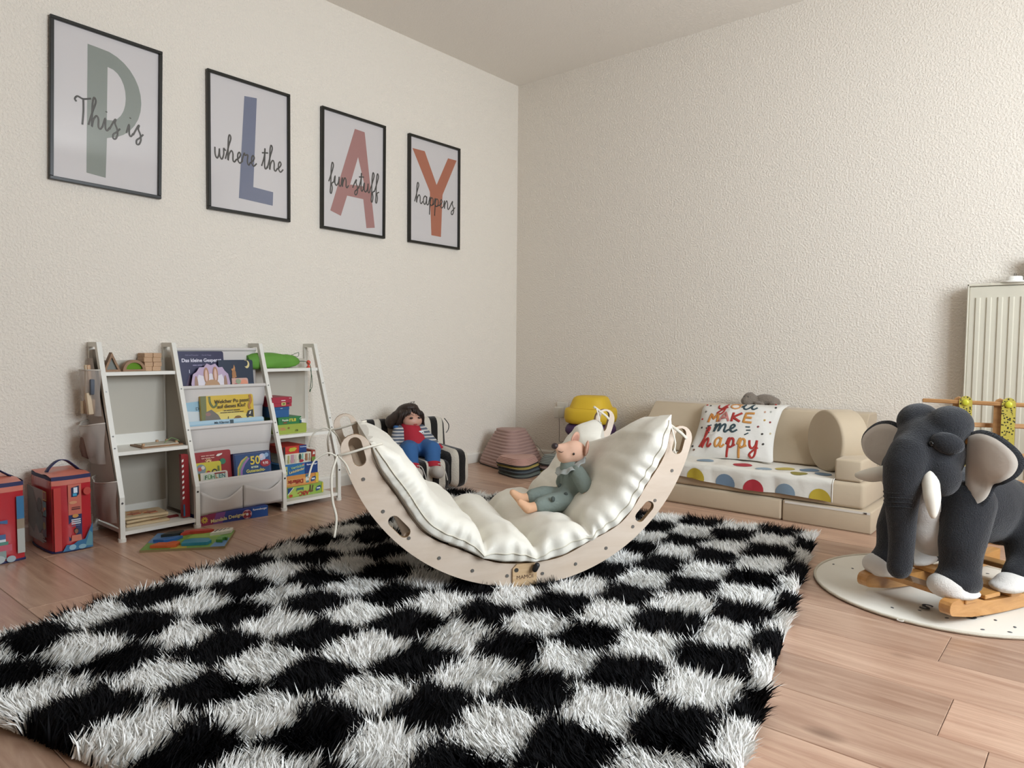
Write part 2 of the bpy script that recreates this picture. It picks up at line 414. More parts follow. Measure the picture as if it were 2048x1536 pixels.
def poly_P():
    # (u, v) with v from the top
    out = [(.305, .085), (.40, .088)]
    for i in range(1, 16): a = pi*i/16; out.append((.43+.397*sin(a), .382-.294*cos(a)))
    out += [(.49, .676), (.48, .945), (.30, .935)]
    hole = [(.492, .197)]
    for i in range(1, 12): a = pi*i/12; hole.append((.492+.179*sin(a)**.9, .375-.178*cos(a)))
    hole += [(.488, .553)]
    return out, [hole]
def poster(yc, zc, tilt, letter, col, word, uv, label, tx, tw, colname):
    t = thing('letter_poster', label, 'picture', (0, yc, zc), group='framed letter posters')
    t.rotation_euler = (Matrix.Rotation(pi/2, 3, 'Z') @ Matrix.Rotation(-tilt, 3, 'Y')).to_euler()
    b = .0135; w2, h2 = FW/2, FH/2
    for n_, bx_ in (('top', (-w2, w2, h2-b, h2)), ('bottom', (-w2, w2, -h2, -h2+b)), ('l', (-w2, -w2+b, -h2+b, h2-b)), ('r', (w2-b, w2, -h2+b, h2-b))):
        MB().rbox(bx_[0], bx_[1], -.022, -.001, bx_[2], bx_[3], .0015, 1).build('frame_bar', M_BLK, t)
    pw, ph_ = FW-2*b, FH-2*b
    p = MB().box(-w2+b, w2-b, -.010, -.006, -h2+b, h2-b).build('print', M_PAPER, t)
    outer, holes = uv
    cv = lambda l: [((u-.5)*pw, (.5-v)*ph_) for u, v in l]
    MB().prism(cv(outer), -.0106, -.0101, 'xz', [cv(h) for h in holes]).build('printed_letter', mat('poster_'+colname, col, .6), p)
    st, W = strokes(word); mb = MB(); sx = tw*pw/W; sz = .048
    for s_ in st:
        pts = catmull([((tx-.5)*pw+px*sx, -.0112, (.5-.625)*ph_+py*sz) for px, py in s_], 5)
        mb.tube(pts, .0034, 6, True, .2, up=(0, 1, 0))
    mb.build('script_lettering', M_INK, p, smooth=180)
    MB().box(-w2+b, w2-b, -.0145, -.0135, -h2+b, h2-b).build('glass_pane', M_PANE, t)
poster(-2.593, 1.6906, -.0269, 'P', '#868c83', 'This is', poly_P(), 'framed print of a sage green letter P reading This is', .22, .62, 'sage')
poster(-1.976, 1.6745, -.0079, 'L', '#6a7087', 'where the', ([(.43, .096), (.592, .085), (.54, .79), (.807, .80), (.80, .91), (.353, .897)], []), 'framed print of a slate blue letter L reading where the', .06, .88, 'slate')
poster(-1.3765, 1.6658, -.0118, 'A', '#a6746f', 'fun stuff', ([(.51, .085), (.676, .089), (.863, .935), (.717, .952), (.66, .695), (.386, .694), (.284, .884), (.115, .853)], [[(.566, .327), (.685, .577), (.434, .59)]]), 'framed print of a dusty pink letter A reading fun stuff', .09, .84, 'pink')
poster(-.785, 1.6659, -.0034, 'Y', '#ae664a', 'happens', ([(.045, .108), (.29, .104), (.54, .407), (.783, .107), (.973, .105), (.667, .492), (.637, .92), (.435, .918), (.4, .489)], []), 'framed print of a terracotta letter Y reading happens', .09, .84, 'terracotta')
# ================================================================ ladder bookcase on the left wall
SX, SY = .28, -2.678
def SH(X, Y, Z): return (SX-Y, SY+X, Z)
M_SHELF = mat('white_melamine', '#e9e6dd', 0.4)
M_TUBE = mat('white_powder_coat', '#e2dfd6', 0.4)
M_FELT = mat('pale_grey_fabric', '#d3cdc8', 0.9, bump=(420, .2, .001), sheen=.15)
M_BOLT = mat('dark_bolt', '#3a3733', 0.4, metal=.6)
M_STEEL = mat('steel', '#9a9a98', 0.3, metal=1)
FX = [0.0, .292, .695, .994]
def slant(z): return .195*(z-.17)/.585 if z > .17 else 0.0
bc = thing('ladder_bookcase', 'white three-bay ladder bookcase with fabric book slings in the middle bay', 'bookcase', (SX, SY, 0), 90)
q = .009
for i, X in enumerate(FX):
    MB().prism([(-q, .012), (-q, .172), (.195-q, .764), (.275+q, .764), (.275+q, .745), (.195+q*.9, .745), (q, .168), (q, .012)], X-q, X+q, 'yz').build('front_post', M_TUBE, bc)
    MB().box(X-q, X+q, .275-q, .275+q*.4, .012, .7448).build('back_post', M_TUBE, bc)
    for yy_ in (0, .268): MB().cyl((X, yy_, 0), (X, yy_, .013), .0145, 16).build('foot', M_TUBE, bc, smooth=40)
    for z in (.17, .355, .40, .57):
        mb = MB()
        if z == .17: mb.cyl((X, -q-.0015, z-.02), (X, -q+.001, z-.02), .0042, 10)
        else: mb.cyl((X, slant(z)-q-.004, z), (X, slant(z)-q+.003, z), .003, 8)
        mb.build('bolt', M_BOLT if z == .17 and i else M_STEEL, bc)
for a_, b_ in ((0, 1), (2, 3)):
    for z in (.645, .338, .038):
        y0_ = slant(z)+.004
        MB().box(FX[a_]+q, FX[b_]-q, y0_-.008, .266, z-.014, z).build('shelf', M_SHELF, bc)
    MB().box(FX[a_]+q, FX[b_]-q, .267, .270, .05, .69).build('back_panel', mat('greige_back_panel', '#bdb6a8', .5), bc)
    for z in (.338, .038):
        MB().box(FX[a_]+q, FX[b_]-q, .260, .2668, z, z+.045).build('back_lip', M_SHELF, bc)
# side panel upper left (grey board behind the organiser)
MB().prism([(.20, .735), (.262, .735), (.262, .05), (.02, .05), (.02, .17)], q*.3, q*.8, 'yz').build('side_panel', mat('grey_side_fabric', '#a39c92', .9, bump=(300, .2, .001)), bc)
MB().prism([(.20, .70), (.262, .70), (.262, .05), (.03, .05), (.03, .17)], FX[1]-q*.3, FX[1]+q*.3, 'yz').build('side_panel', mat('grey_side_fabric', ''), bc)
# slings
bars = [(.215, .735), (.135, .572), (.079, .403), (.004, .182)]
for (yb, zb) in bars: MB().cyl((FX[1]+q, yb, zb), (FX[2]-q, yb, zb), .008, 12).build('sling_bar', M_FELT, bc, smooth=40)
paths = [[bars[0], (.214, .62), (.205, .50), (.185, .476), (.155, .476), (.142, .51), bars[1]],
         [bars[1], (.158, .45), (.150, .325), (.130, .303), (.10, .303), (.088, .33), bars[2]],
         [bars[2], (.105, .24), (.090, .10), (.065, .083), (.03, .083), (.012, .11), bars[3]]]
for P_ in paths:
    pts = catmull([(0, a_, b_) for a_, b_ in P_], 5)
    def fn(u, v, pts=pts):
        k = min(int(v*(len(pts)-1)+.5), len(pts)-1); p = pts[k]; sag = .006*sin(pi*u)*sin(pi*v)
        return (FX[1]+q+.002+u*(FX[2]-FX[1]-2*q-.004), p.y+sag, p.z)
    o = MB().grid(fn, 9, len(pts)).build('sling', M_FELT, bc, smooth=60, fix=False)
    sd = o.modifiers.new('solid', 'SOLIDIFY'); sd.thickness = .002; sd.offset = 0
# front panel with two pockets
fx0, fx1 = FX[1]+q+.002, FX[2]-q-.002
o = MB().grid(lambda u, v: (fx0+u*(fx1-fx0), -.002+.012*v*sin(pi*u), .182-.137*v), 9, 6).build('pocket_panel', M_FELT, bc, smooth=60, fix=False)
o.modifiers.new('solid', 'SOLIDIFY').thickness = .002
for k in range(2):
    xa = fx0+.002+k*(fx1-fx0)/2; xb = xa+(fx1-fx0)/2-.004
    def fn(u, v, xa=xa, xb=xb, k=k):
        top = .148-(.040 if k == 0 else .032)*sin(pi*(u**(.9 if k == 0 else 1.15)))**1.3-(.004*u if k == 0 else 0)
        z = .048+(top-.048)*v
        bul = -.005-.024*sin(pi*u)**.8*(v**1.5)-.006*sin(pi*v)*sin(pi*u)
        return (xa+u*(xb-xa), bul, z)
    o = MB().grid(fn, 17, 8).build('pocket', M_FELT, bc, smooth=80, fix=False)
    o.modifiers.new('solid', 'SOLIDIFY').thickness = .0025

# ---------------------------------------------------------------- printed things
def art(parent, shapes, y=-.0008, name='cover_print', step=.0003):
    cols = []; mb = MB(); d = y
    for sh in shapes:
        k, c = sh[0], sh[1]
        if c not in cols: cols.append(c)
        mb.use(cols.index(c)); a_ = sh[2:]
        if k == 'r': mb.rect(*a_, d)
        elif k == 'e': mb.disc(*a_[:4], d, 18)
        elif k == 'p': mb.flat(a_[0], d)
        elif k == 'l':
            pts = catmull([(p[0], d, p[1]) for p in a_[0]], 5); mb.tube(pts, a_[1], 6, True, .1, up=(0, 1, 0))
        d -= step
    return mb.build(name, [paint(c) for c in cols], parent, fix=False)
M_PAGE = mat('page_edges', '#e3dccb', 0.8, bump=(600, .3, .0008), stretch=(1, 30, 1))
def book(label, w, h, d, col, X, Y, Z, tilt=10, roll=0, yaw=0, group='children\'s books in the slings', poly=None, name='picture_book'):
    t = thing(name, label, 'book', SH(X, Y, Z), group=group)
    t.rotation_euler = (Matrix.Rotation(pi/2+radians(yaw), 3, 'Z') @ Matrix.Rotation(-radians(tilt), 3, 'X') @ Matrix.Rotation(radians(roll), 3, 'Y')).to_euler()
    cm = mat('cover_'+col.lstrip('#'), col, .35)
    if poly:
        MB().prism(poly, 0, .003, 'xz').build('cover', cm, t)
        MB().prism([(x*.97+w*.015, z*.97+h*.015) for x, z in poly], .0031, d, 'xz').build('page_block', M_PAGE, t)
    else:
        r = .004
        fp = [(0, 0), (w, 0), (w, h-r*2), (w-r*.6, h-r*.6), (w-r*2, h), (0, h)]
        mb = MB(); mb.prism(fp, 0, .002, 'xz').prism(fp, d-.002, d, 'xz').box(0, .002, .002, d-.002, 0, h)
        mb.build('cover', cm, t)
        MB().box(.0022, w-.003, .0022, d-.0022, .003, h-.003).build('page_block', M_PAGE, t)
    return t
def bars_of_print(parent, col, x, z, h, words, y=-.002, rot=0.0):
    """print too small to read in the photograph: word-length bars"""
    tot = sum(words)+h*.6*(len(words)-1); a = x-tot/2; sh = []
    for w_ in words:
        sh.append(('p', col, [(a, z-h/2+(a-x)*rot), (a+w_, z-h/2+(a+w_-x)*rot), (a+w_, z+h/2+(a+w_-x)*rot), (a, z+h/2+(a-x)*rot)])); a += w_+h*.6
    o = art(parent, sh, y, 'small_print', 0.0); o['kind'] = 'stuff'; return o
WHT = '#e8e4dc'
# --- first sling
b = book('dark blue picture book titled Das kleine Gespenst in the top sling', .215, .245, .010, '#27264a', .300, .168, .483, 6)
art(b, [('p', '#3b3450', [(.0, .0), (.215, .0), (.215, .06), (0, .05)]), ('p', '#54415a', [(.03, .07), (.055, .145), (.085, .07)]), ('p', '#1b1a38', [(.1, .06), (.11, .12), (.13, .12), (.14, .06)]), ('r', '#c9c6da', .055, .058, .15, .165)])
text(b, 'Das kleine Gespenst', .0215, paint('#dcd8e6'), .114, .205, -.0014, 0, bold=.0006)
text(b, 'Otfried Preussler      Daniel Napp', .0085, paint('#8d87a8'), .10, .228, -.0014)
bars_of_print(b, '#8d87a8', .10, .184, .004, (.018, .022, .01), -.0022)
b = book('navy night-sky picture book with a crescent moon in the top sling', .165, .206, .012, '#18283f', .482, .154, .483, 6)
art(b, [('p', '#22384f', [(0, 0), (.165, 0), (.165, .1), (0, .13)]), ('p', '#d9c98c', [(.135+.013*cos(a*pi/10-pi*.6), .185+.018*sin(a*pi/10-pi*.6)) for a in range(13)]+[(.127+.013*cos(a*pi/10-pi*.6), .190+.015*sin(a*pi/10-pi*.6)) for a in range(12, -1, -1)]),
        ('p', '#b88350', [(.060, .125), (.064, .150), (.058, .165), (.068, .168), (.072, .185), (.077, .170), (.076, .150), (.082, .128)]), ('e', '#a26f43', .070, .142, .010, .02)])
rp = [(0, 0), (.165, 0), (.163, .05), (.172, .10), (.165, .14), (.150, .155), (.140, .172), (.122, .170), (.108, .187), (.088, .180), (.070, .188), (.056, .172), (.036, .172), (.022, .152), (.006, .142), (-.004, .10), (.004, .05)]
b = book('lilac shaped board book with a sleepy rabbit in bed in the top sling', .165, .185, .010, '#b9a3bd', .354, .141, .487, 7, poly=rp)
art(b, [('p', '#d9d3da', [(.018, 0), (.148, 0), (.15, .1), (.135, .14), (.11, .13), (.085, .145), (.06, .13), (.03, .14), (.014, .1)]), ('e', '#9c7a66', .018, .09, .008, .045), ('e', '#9c7a66', .150, .09, .008, .045),
        ('e', '#a97d5e', .064, .135, .012, .036), ('e', '#d8b3a6', .064, .135, .006, .026), ('e', '#a97d5e', .105, .138, .012, .036), ('e', '#d8b3a6', .105, .138, .006, .026),
        ('e', '#b08a66', .088, .085, .036, .032), ('e', '#e6d6bd', .088, .072, .030, .017), ('e', '#2c221c', .073, .088, .004, .005), ('e', '#2c221c', .103, .088, .004, .005), ('e', '#b5746a', .088, .080, .003, .003), ('e', '#efe4cf', .056, .078, .012, .010)])
b = book('small pastel card book in front of the night-sky book', .078, .115, .006, '#c99f93', .536, .143, .492, 8)
art(b, [('e', '#d98f72', .058, .085, .018, .024), ('e', '#b0344f', .018, .080, .014, .010), ('e', '#8f9d80', .030, .1, .012, .012), ('r', '#d8c3ba', .02, .045, .05, .07)])
# --- second sling
b = book('pale blue picture book behind the yellow one in the middle sling', .13, .212, .010, '#8fb3c4', .318, .118, .312, 7)
art(b, [('p', '#c8cfd0', [(0, 0), (.13, 0), (.13, .15), (0, .16)]), ('e', '#5d7a86', .03, .105, .010, .004), ('p', '#6b746a', [(.1, 0), (.13, 0), (.13, .2), (.11, .14)])])
text(b, 'Die', .02, paint('#3e4a50'), .055, .168, -.0022)
b = book('yellow picture book titled Welcher Po passt auf dieses Klo in the middle sling', .245, .225, .012, '#cfae3a', .374, .100, .310, 7)
art(b, [('p', '#d9c46a', [(.0, 0), (.245, 0), (.245, .13), (.12, .16), (0, .14)]), ('p', '#6b6f42', [(0, 0), (.018, 0), (.026, .225), (0, .225)]),
        ('p', '#6d665d', [(.012, .1), (.02, .155), (.045, .165), (.075, .14), (.095, .1)]), ('e', '#8e6a62', .03, .145, .012, .008), ('l', '#5f6a34', [(.04, .222), (.042, .195), (.055, .175), (.07, .185), (.066, .198)], .0045),
        ('e', '#a37634', .165, .115, .022, .012), ('e', '#7b5a2a', .165, .125, .014, .006), ('p', '#2d2b2a', [(.205, .13), (.215, .15), (.24, .155), (.24, .12), (.222, .125), (.21, .118)]), ('p', '#d8d2c0', [(.218, .135), (.224, .147), (.23, .147), (.224, .133)]),
        ('l', '#a9702f', [(.225, .158), (.222, .175), (.232, .195), (.228, .222)], .005), ('l', '#3f3a2c', [(.118, .11), (.12, .13)], .0012)])
text(b, 'Welcher Po passt', .0225, paint('#2a2413'), .142, .198, -.0052, radians(1), bold=.0003)
text(b, 'auf dieses Klo?', .0225, paint('#2a2413'), .138, .176, -.0052, radians(1), bold=.0003)
bars_of_print(b, '#4a3f1d', .138, .157, .004, (.01, .03, .03), -.0052)
bars_of_print(b, '#4a3f1d', .138, .148, .0036, (.01, .018, .016, .012, .022, .02), -.0052)
b = book('light blue book seen spine-on at the front of the middle sling', .352, .100, .008, '#a9c4d2', .304, .090, .330, 5)
art(b, [('r', '#93b4c6', .0, .352, .080, .086), ('r', '#3b4d54', .188, .205, .080, .096)])
text(b, 'Mit Klängen', .014, paint('#2c3c48'), .15, .087, -.002, bold=.0003)
# --- third sling
b = book('red picture book with a sun and a green balloon in the bottom sling', .188, .208, .012, '#9b2f33', .298, .062, .090, 7)
art(b, [('r', '#d8a06b', .045, .145, .155, .164)]+[('p', '#e6c48c', [(.085+.017*cos(a*pi/6+r_), .163+.017*sin(a*pi/6+r_)) for r_ in (-.12, 0, .12)]+[(.085, .163)]) for a in range(12)]+[('e', '#e2bb85', .085, .163, .011, .011), ('e', '#8d3a2c', .085, .163, .005, .005), ('e', '#2f7a5c', .147, .160, .014, .013), ('p', WHT, [(.118, .186), (.126, .194), (.148, .196), (.145, .190), (.130, .184)])])
bars_of_print(b, '#d8a59a', .082, .191, .004, (.018, .014, .022), -.006)
bars_of_print(b, '#d8a59a', .082, .181, .004, (.014, .024, .014), -.006)
b = book('small yellow activity book in front of the red book', .125, .166, .008, '#cfc144', .306, .045, .090, 7)
art(b, [('e', '#7f8f96', .035, .138, .022, .022), ('e', '#c25b4b', .03, .140, .009, .009), ('e', '#d8d6cc', .044, .145, .008, .008), ('e', '#3a3b36', .093, .122, .013, .013), ('e', '#cfc144', .093, .122, .007, .007), ('r', '#64793f', .108, .116, .118, .146), ('r', '#a8933a', .0, .02, .09, .12), ('e', '#a63c35', .066, .122, .008, .008)])
b = book('tiny white book with green letters at the front of the bottom sling', .120, .125, .008, '#d9d2c6', .330, .030, .090, 7)
art(b, [('r', '#c6d3c0', .012, .108, .092, .118), ('r', '#8d3a35', .06, .11, .114, .120)])
for k, (ch, cc) in enumerate(zip('FÜHLEN', ('#35593f', '#6f9a58', '#4b7d57', '#b0673d', '#3f7f86', '#3b6f78'))):
    text(b, ch, .024, paint(cc), .022+k*.0155, .104, -.0022, bold=.0004)
b = book('dark blue hardcover behind the story treasury', .165, .185, .010, '#1b2440', .487, .064, .090, 7)
b = book('blue story treasury with a rainbow and a golden number 50 in the bottom sling', .180, .188, .016, '#20335c', .487, .043, .090, 7)
art(b, [('r', '#7d89a6', .006, .174, .182, .1835), ('r', '#7d89a6', .1725, .174, .04, .182), ('r', '#274878', .008, .172, .04, .180),
        ('p', '#cdb15c', [(.012, .08), (.016, .125), (.035, .155), (.062, .172), (.068, .168), (.04, .148), (.024, .12), (.020, .08)]), ('p', '#7d9c6a', [(.018, .08), (.022, .12), (.038, .147), (.062, .168), (.07, .165), (.045, .143), (.03, .115), (.027, .08)]), ('p', '#9a6fae', [(.026, .08), (.029, .115), (.045, .142), (.068, .165), (.076, .162), (.053, .138), (.038, .11), (.036, .08)]),
        ('e', '#b9c3d8', .137, .160, .017, .016), ('e', '#d9c7cf', .132, .163, .008, .009), ('e', '#8aa7c6', .158, .168, .010, .010), ('e', '#9d2733', .150, .132, .026, .017)])
text(b, '50', .052, paint('#e0c64f'), .100, .148, -.0042, sx=.95, bold=.0012)
text(b, 'erste', .017, paint('#d7ddb8'), .096, .121, -.0042, bold=.0005)
text(b, 'Gutenacht-', .020, paint('#d9cf6a'), .100, .104, -.0042, bold=.0006)
text(b, '9,95', .016, paint('#f0e4e0'), .150, .132, -.0046, bold=.0004)
# --- red books between the bays
b = book('tall red book with a striped spine standing against the bookcase post', .030, .262, .020, '#8f1f22', .250, .035, .042, 2, name='striped_book', group='loose books in the left bay')
art(b, [('r', '#8f1f22', 0, .008, .06, .26)]+[('p', WHT, [(.0005, .075+.022*k), (.008, .079+.022*k), (.008, .089+.022*k), (.0005, .085+.022*k)]) for k in range(8)]+[('r', '#2d5f7a', .001, .008, .006, .055)])
b = book('flat dark red book lying on the lowest board of the left bay', .075, .012, .11, '#6d1f1f', .180, .085, .038, 0, name='picture_book', group='loose books in the left bay')

# ---------------------------------------------------------------- game boxes
def gbox(label, w, h, d, X, Y, Z, col, shapes=(), texts=(), lid=.62, yaw=0, group='board games in the right bay', up=False, name='game_box', base=None):
    t = thing(name, label, 'box', SH(X, Y, Z), 90+yaw, group=group)
    cm = mat('carton_'+col.lstrip('#'), col, .45)
    if up:   # standing the wrong way up: the lid is at the bottom
        MB().rbox(0, w, 0, d, 0, h*lid, .001, 1).build('lid', cm, t); MB().box(.0015, w-.0015, .0015, d-.0015, h*lid, h).build('tray', mat('carton_'+(base or col).lstrip('#'), base or col, .5), t)
    else:
        MB().box(.0015, w-.0015, .0015, d-.0015, 0, h*(1-lid)).build('tray', mat('carton_'+(base or col).lstrip('#'), base or col, .5), t); MB().rbox(0, w, 0, d, h*(1-lid), h, .001, 1).build('lid', cm, t)
    if shapes: art(t, shapes, -.0006, 'box_print')
    for tx in texts:
        s_, size, c_, x_, z_ = tx[:5]; kw = tx[5] if len(tx) > 5 else {}
        text(t, s_, size, paint(c_), x_, z_, -.0055, **kw)
    return t
U = {'rot': pi}
# lowest shelf stack
gbox('green and yellow ABC-Insel game box upside down at the bottom of the stack', .200, .053, .15, .745, .055, .038, '#8fae4a',
     [('r', '#a9bd5a', .005, .12, .005, .05), ('p', '#24467c', [(.004, .048), (.034, .048), (.004, .018)]), ('p', WHT, [(.034, .048), (.038, .048), (.004, .014), (.004, .018)]), ('e', '#b9482e', .020, .010, .010, .007), ('p', '#5a4632', [(.118, .020), (.124, .048), (.130, .048), (.129, .024)]), ('p', '#5a4632', [(.133, .022), (.138, .046), (.144, .046), (.139, .022)]), ('e', '#6b5033', .130, .018, .012, .005), ('r', '#d2c04a', .190, .199, .004, .05), ('p', '#2a4a76', [(.158, .014), (.176, .018), (.186, .030), (.182, .040), (.165, .036), (.156, .026)]), ('r', '#d5d9dd', .161, .180, .024, .031)],
     [('ABC-', .028, '#a8342d', .085, .016, {**U, 'bold': .0009}), ('Insel', .021, '#2d6f7d', .068, .037, {**U, 'bold': .0006})], lid=.8, up=True)
gbox('orange Differix game box upside down above the green one', .190, .052, .15, .725, .050, .0915, '#d08f4c',
     [('r', '#dba668', .0, .15, .01, .035), ('p', '#24467c', [(0, .048), (.016, .048), (0, .03)]), ('r', '#3d6f86', .118, .136, .036, .050), ('e', '#d3d6cf', .126, .026, .009, .012), ('e', '#5c8a8a', .128, .014, .009, .005), ('r', '#d9bb4a', .172, .189, .003, .05), ('p', '#2a4a76', [(.146, .012), (.164, .014), (.174, .024), (.172, .036), (.155, .034), (.146, .024)]), ('r', '#d5d9dd', .150, .168, .021, .028), ('e', '#b9482e', .006, .008, .008, .006)],
     [('Differix', .027, '#9c2f28', .062, .024, {**U, 'bold': .0008})], lid=.8, up=True)
gbox('blue puzzle game box with a navy maker panel in the middle of the stack', .188, .054, .15, .722, .050, .144, '#2b6ba0',
     [('r', '#1d3c78', .118, .188, 0, .054), ('r', '#b9b96a', .0, .024, .006, .046), ('r', '#2b4a66', .003, .018, .012, .018), ('r', '#2b4a66', .003, .020, .023, .031), ('e', '#c25b6a', .108, .046, .006, .005)],
     [('Ravensburger', .0105, '#dfe4ee', .153, .044, {'bold': .0003}), ('Verrückte', .017, '#a9c48a', .074, .040, {'rot': radians(7), 'bold': .0004}), ('Linkshänder', .017, '#d7c58a', .070, .022, {'rot': radians(9), 'bold': .0004})])
gbox('white card game box with pastel stripes resting on the blue box', .140, .048, .12, .738, .055, .1985, '#d6d3bf',
     [('r', '#a5a06a', .012, .022, .004, .042), ('r', '#b78f98', .028, .046, .004, .044), ('r', '#c9bcae', .050, .060, .004, .042), ('e', '#31473a', .078, .030, .007, .015), ('e', '#a3343f', .086, .010, .012, .007), ('r', '#7fb3a6', .088, .096, .018, .044), ('r', '#9c6f52', .106, .119, .008, .042), ('r', '#a5836a', .127, .133, .006, .042)])
gbox('small red and green box standing beside the striped card box', .022, .054, .10, .880, .055, .1985, '#9c3a2e', [('r', '#6f8f3f', .001, .021, .002, .022), ('p', WHT, [(.006, .034), (.010, .050), (.013, .042), (.016, .050), (.018, .034)])], lid=.9)
gbox('flat red and navy game box on top of the lower stack', .124, .036, .16, .728, .055, .2468, '#c0382c',
     [('r', '#1d3c78', .084, .124, 0, .036), ('r', '#2b2320', 0, .010, 0, .036), ('p', '#b9b23a', [(.028, .016), (.034, .028), (.060, .030), (.072, .024), (.060, .012), (.036, .010)])],
     [('Ravensburger', .0065, '#dfe4ee', .104, .029, {'bold': .0002})])
# middle shelf stack
gbox('lime green toy box lying at the bottom of the upper stack', .160, .045, .14, .714, .085, .338, '#9aa845', [('r', '#c2765a', .018, .042, .027, .031), ('r', '#c2765a', .018, .048, .020, .024), ('e', '#7f6a35', .062, .028, .006, .005)], [('CE', .012, '#2b2f18', .103, .014, {'bold': .0003})], lid=.9)
gbox('dark green box with yellow letters on the lime green box', .124, .034, .12, .728, .095, .383, '#2f7a45', [('r', '#c9bd4a', .058, .094, .012, .026), ('r', '#2f7a45', .064, .070, .012, .022), ('r', '#2f7a45', .078, .083, .016, .026), ('r', '#24566f', .115, .124, .002, .014), ('e', '#8c4a35', .035, .008, .012, .003)], [('Puzzle', .013, '#dfe7d8', .034, .020, {'bold': .0003}), ('C', .014, '#e8ece4', .116, .022, {'bold': .0004})])
gbox('plain bright blue box under the red one', .092, .050, .11, .702, .105, .4172, '#23598f', [('r', '#9fb4c9', .044, .056, .040, .0435), ('r', '#1d4c80', 0, .092, .036, .038)], lid=.25)
gbox('red game box on top of the upper stack', .104, .045, .15, .698, .095, .4675, '#a3263c', [('r', '#d8cf8a', .048, .070, .006, .020), ('r', '#6f7a2a', .052, .067, .009, .017), ('e', '#5a2a2a', .084, .015, .007, .003), ('r', '#d8b9bc', .088, .097, .037, .040), ('r', '#e8d3d3', .046, .068, .027, .031)])
# floor box under the slings
t = gbox('long blue and magenta Mandala Designer box on the floor under the fabric slings', .300, .047, .18, .297, .005, 0.0, '#2f3f86',
     [('p', '#8d2f52', [(0, 0), (.06, 0), (.075, .047), (0, .047)]), ('p', '#7d4a86', [(.06, 0), (.10, 0), (.115, .047), (.075, .047)]), ('r', '#1f4f9a', .225, .300, 0, .047)]+[('p', '#d8b54a', [(.026, .024), (.026+.014*cos(a*pi/5-.2), .024+.014*sin(a*pi/5-.2)), (.026+.014*cos(a*pi/5+.2), .024+.014*sin(a*pi/5+.2))]) for a in range(10)]+[('e', '#d8b54a', .026, .024, .009, .009), ('e', '#8d3a52', .026, .024, .004, .004), ('e', '#c9a3b0', .205, .022, .021, .020), ('e', '#8d2f3f', .197, .029, .009, .008), ('e', '#8d2f3f', .213, .029, .009, .008), ('e', '#8d2f3f', .197, .014, .009, .008), ('e', '#8d2f3f', .213, .014, .009, .008), ('e', '#d9d6da', .205, .022, .006, .006)],
     [('Mandala Designer', .021, '#d8c98f', .125, .020, {'rot': radians(4), 'bold': .0005}), ('Ravensburger', .0115, '#e4e8f0', .262, .037, {'bold': .0003})], yaw=-7, group='board games on the floor')
gbox('small red and blue box lying on the floor under the right bay', .070, .022, .10, .722, .075, 0, '#5d3030', [('r', '#5f7684', .035, .07, .0, .012)], group='board games on the floor')

# ---------------------------------------------------------------- toys on the left bay
M_BEECH = wood('beech', '#b08a66', '#c7a27e', 8, (2, 14, 14), .5)
M_WALN = wood('brown_wood', '#7d5a3c', '#9a744f', 8, (2, 14, 14), .5)
def tinted(name, col):
    return mat(name, col, .15, coat=.4)
t = thing('window_block', 'wooden triangle block with a grey window on the top left shelf', 'toy block', SH(.018, .195, .645), 90, 'wooden window blocks')
s_ = .0165
MB().prism([(0, 0), (.066, 0), (.033, .078)], 0, .028, 'xz', [[(.012, .009), (.054, .009), (.033, .058)]]).build('wooden_frame', M_WALN, t)
MB().prism([(.011, .008), (.055, .008), (.033, .060)], .010, .016, 'xz').build('window_pane', tinted('grey_acrylic', '#7b7f7a'), t)
t = thing('window_block', 'wooden half-round block with a green window on the top left shelf', 'toy block', SH(.093, .200, .645), 90, 'wooden window blocks')
MB().prism([(.045+.045*cos(pi*i/16), .047*sin(pi*i/16)) for i in range(17)], 0, .028, 'xz', [[(.045+.032*cos(pi*i/12), .008+.028*sin(pi*i/12)) for i in range(13)]]).build('wooden_frame', M_WALN, t)
MB().prism([(.045+.033*cos(pi*i/12), .007+.029*sin(pi*i/12)) for i in range(13)], .010, .016, 'xz').build('window_pane', tinted('green_acrylic', '#5d8a16'), t)
ordn = ['lowest', 'second', 'third', 'topmost']
for r_ in range(4):
    for k in range(2):
        o = MB().rbox(0, .034, 0, .066, 0, .0185, .001, 1).build('wooden_brick', M_BEECH, None, loc=SH(.176+.0355*k+(.004 if r_ in (1, 3) else 0), .205-(.004 if r_ == 2 else 0), .645+.0187*r_), rot=(0, 0, pi/2))
        tag(o, f'plain beech brick, {ordn[r_]} in the {"nearer" if k == 0 else "farther"} column of the brick pile', 'toy block', 'beech bricks on the top left shelf')
t = thing('lacing_board', 'square wooden lacing board with a green cord on the middle left shelf', 'toy', SH(.115, .085, .3382), 90)
MB().box(0, .165, 0, .12, 0, .006).build('board', M_WALN, t)
MB().box(.012, .150, .010, .108, .0061, .009).build('inlay', mat('pale_inlay', '#cfc8b6', .5), t)
mb = MB()
for a_, b_ in ((.012, .02), (.15, .03), (.10, .1), (.14, .1)): mb.cyl((a_, b_, .006), (a_, b_, .017), .006, 10)
mb.build('peg', M_BEECH, t, smooth=40)
MB().tube(catmull([(.10, .03, .012), (.115, .02, .026), (.135, .04, .028), (.15, .02, .02), (.16, .03, .012), (.155, .06, .012)], 6), .0016, 6).build('cord', mat('green_cord', '#7fa06a', .8), t, smooth=180)
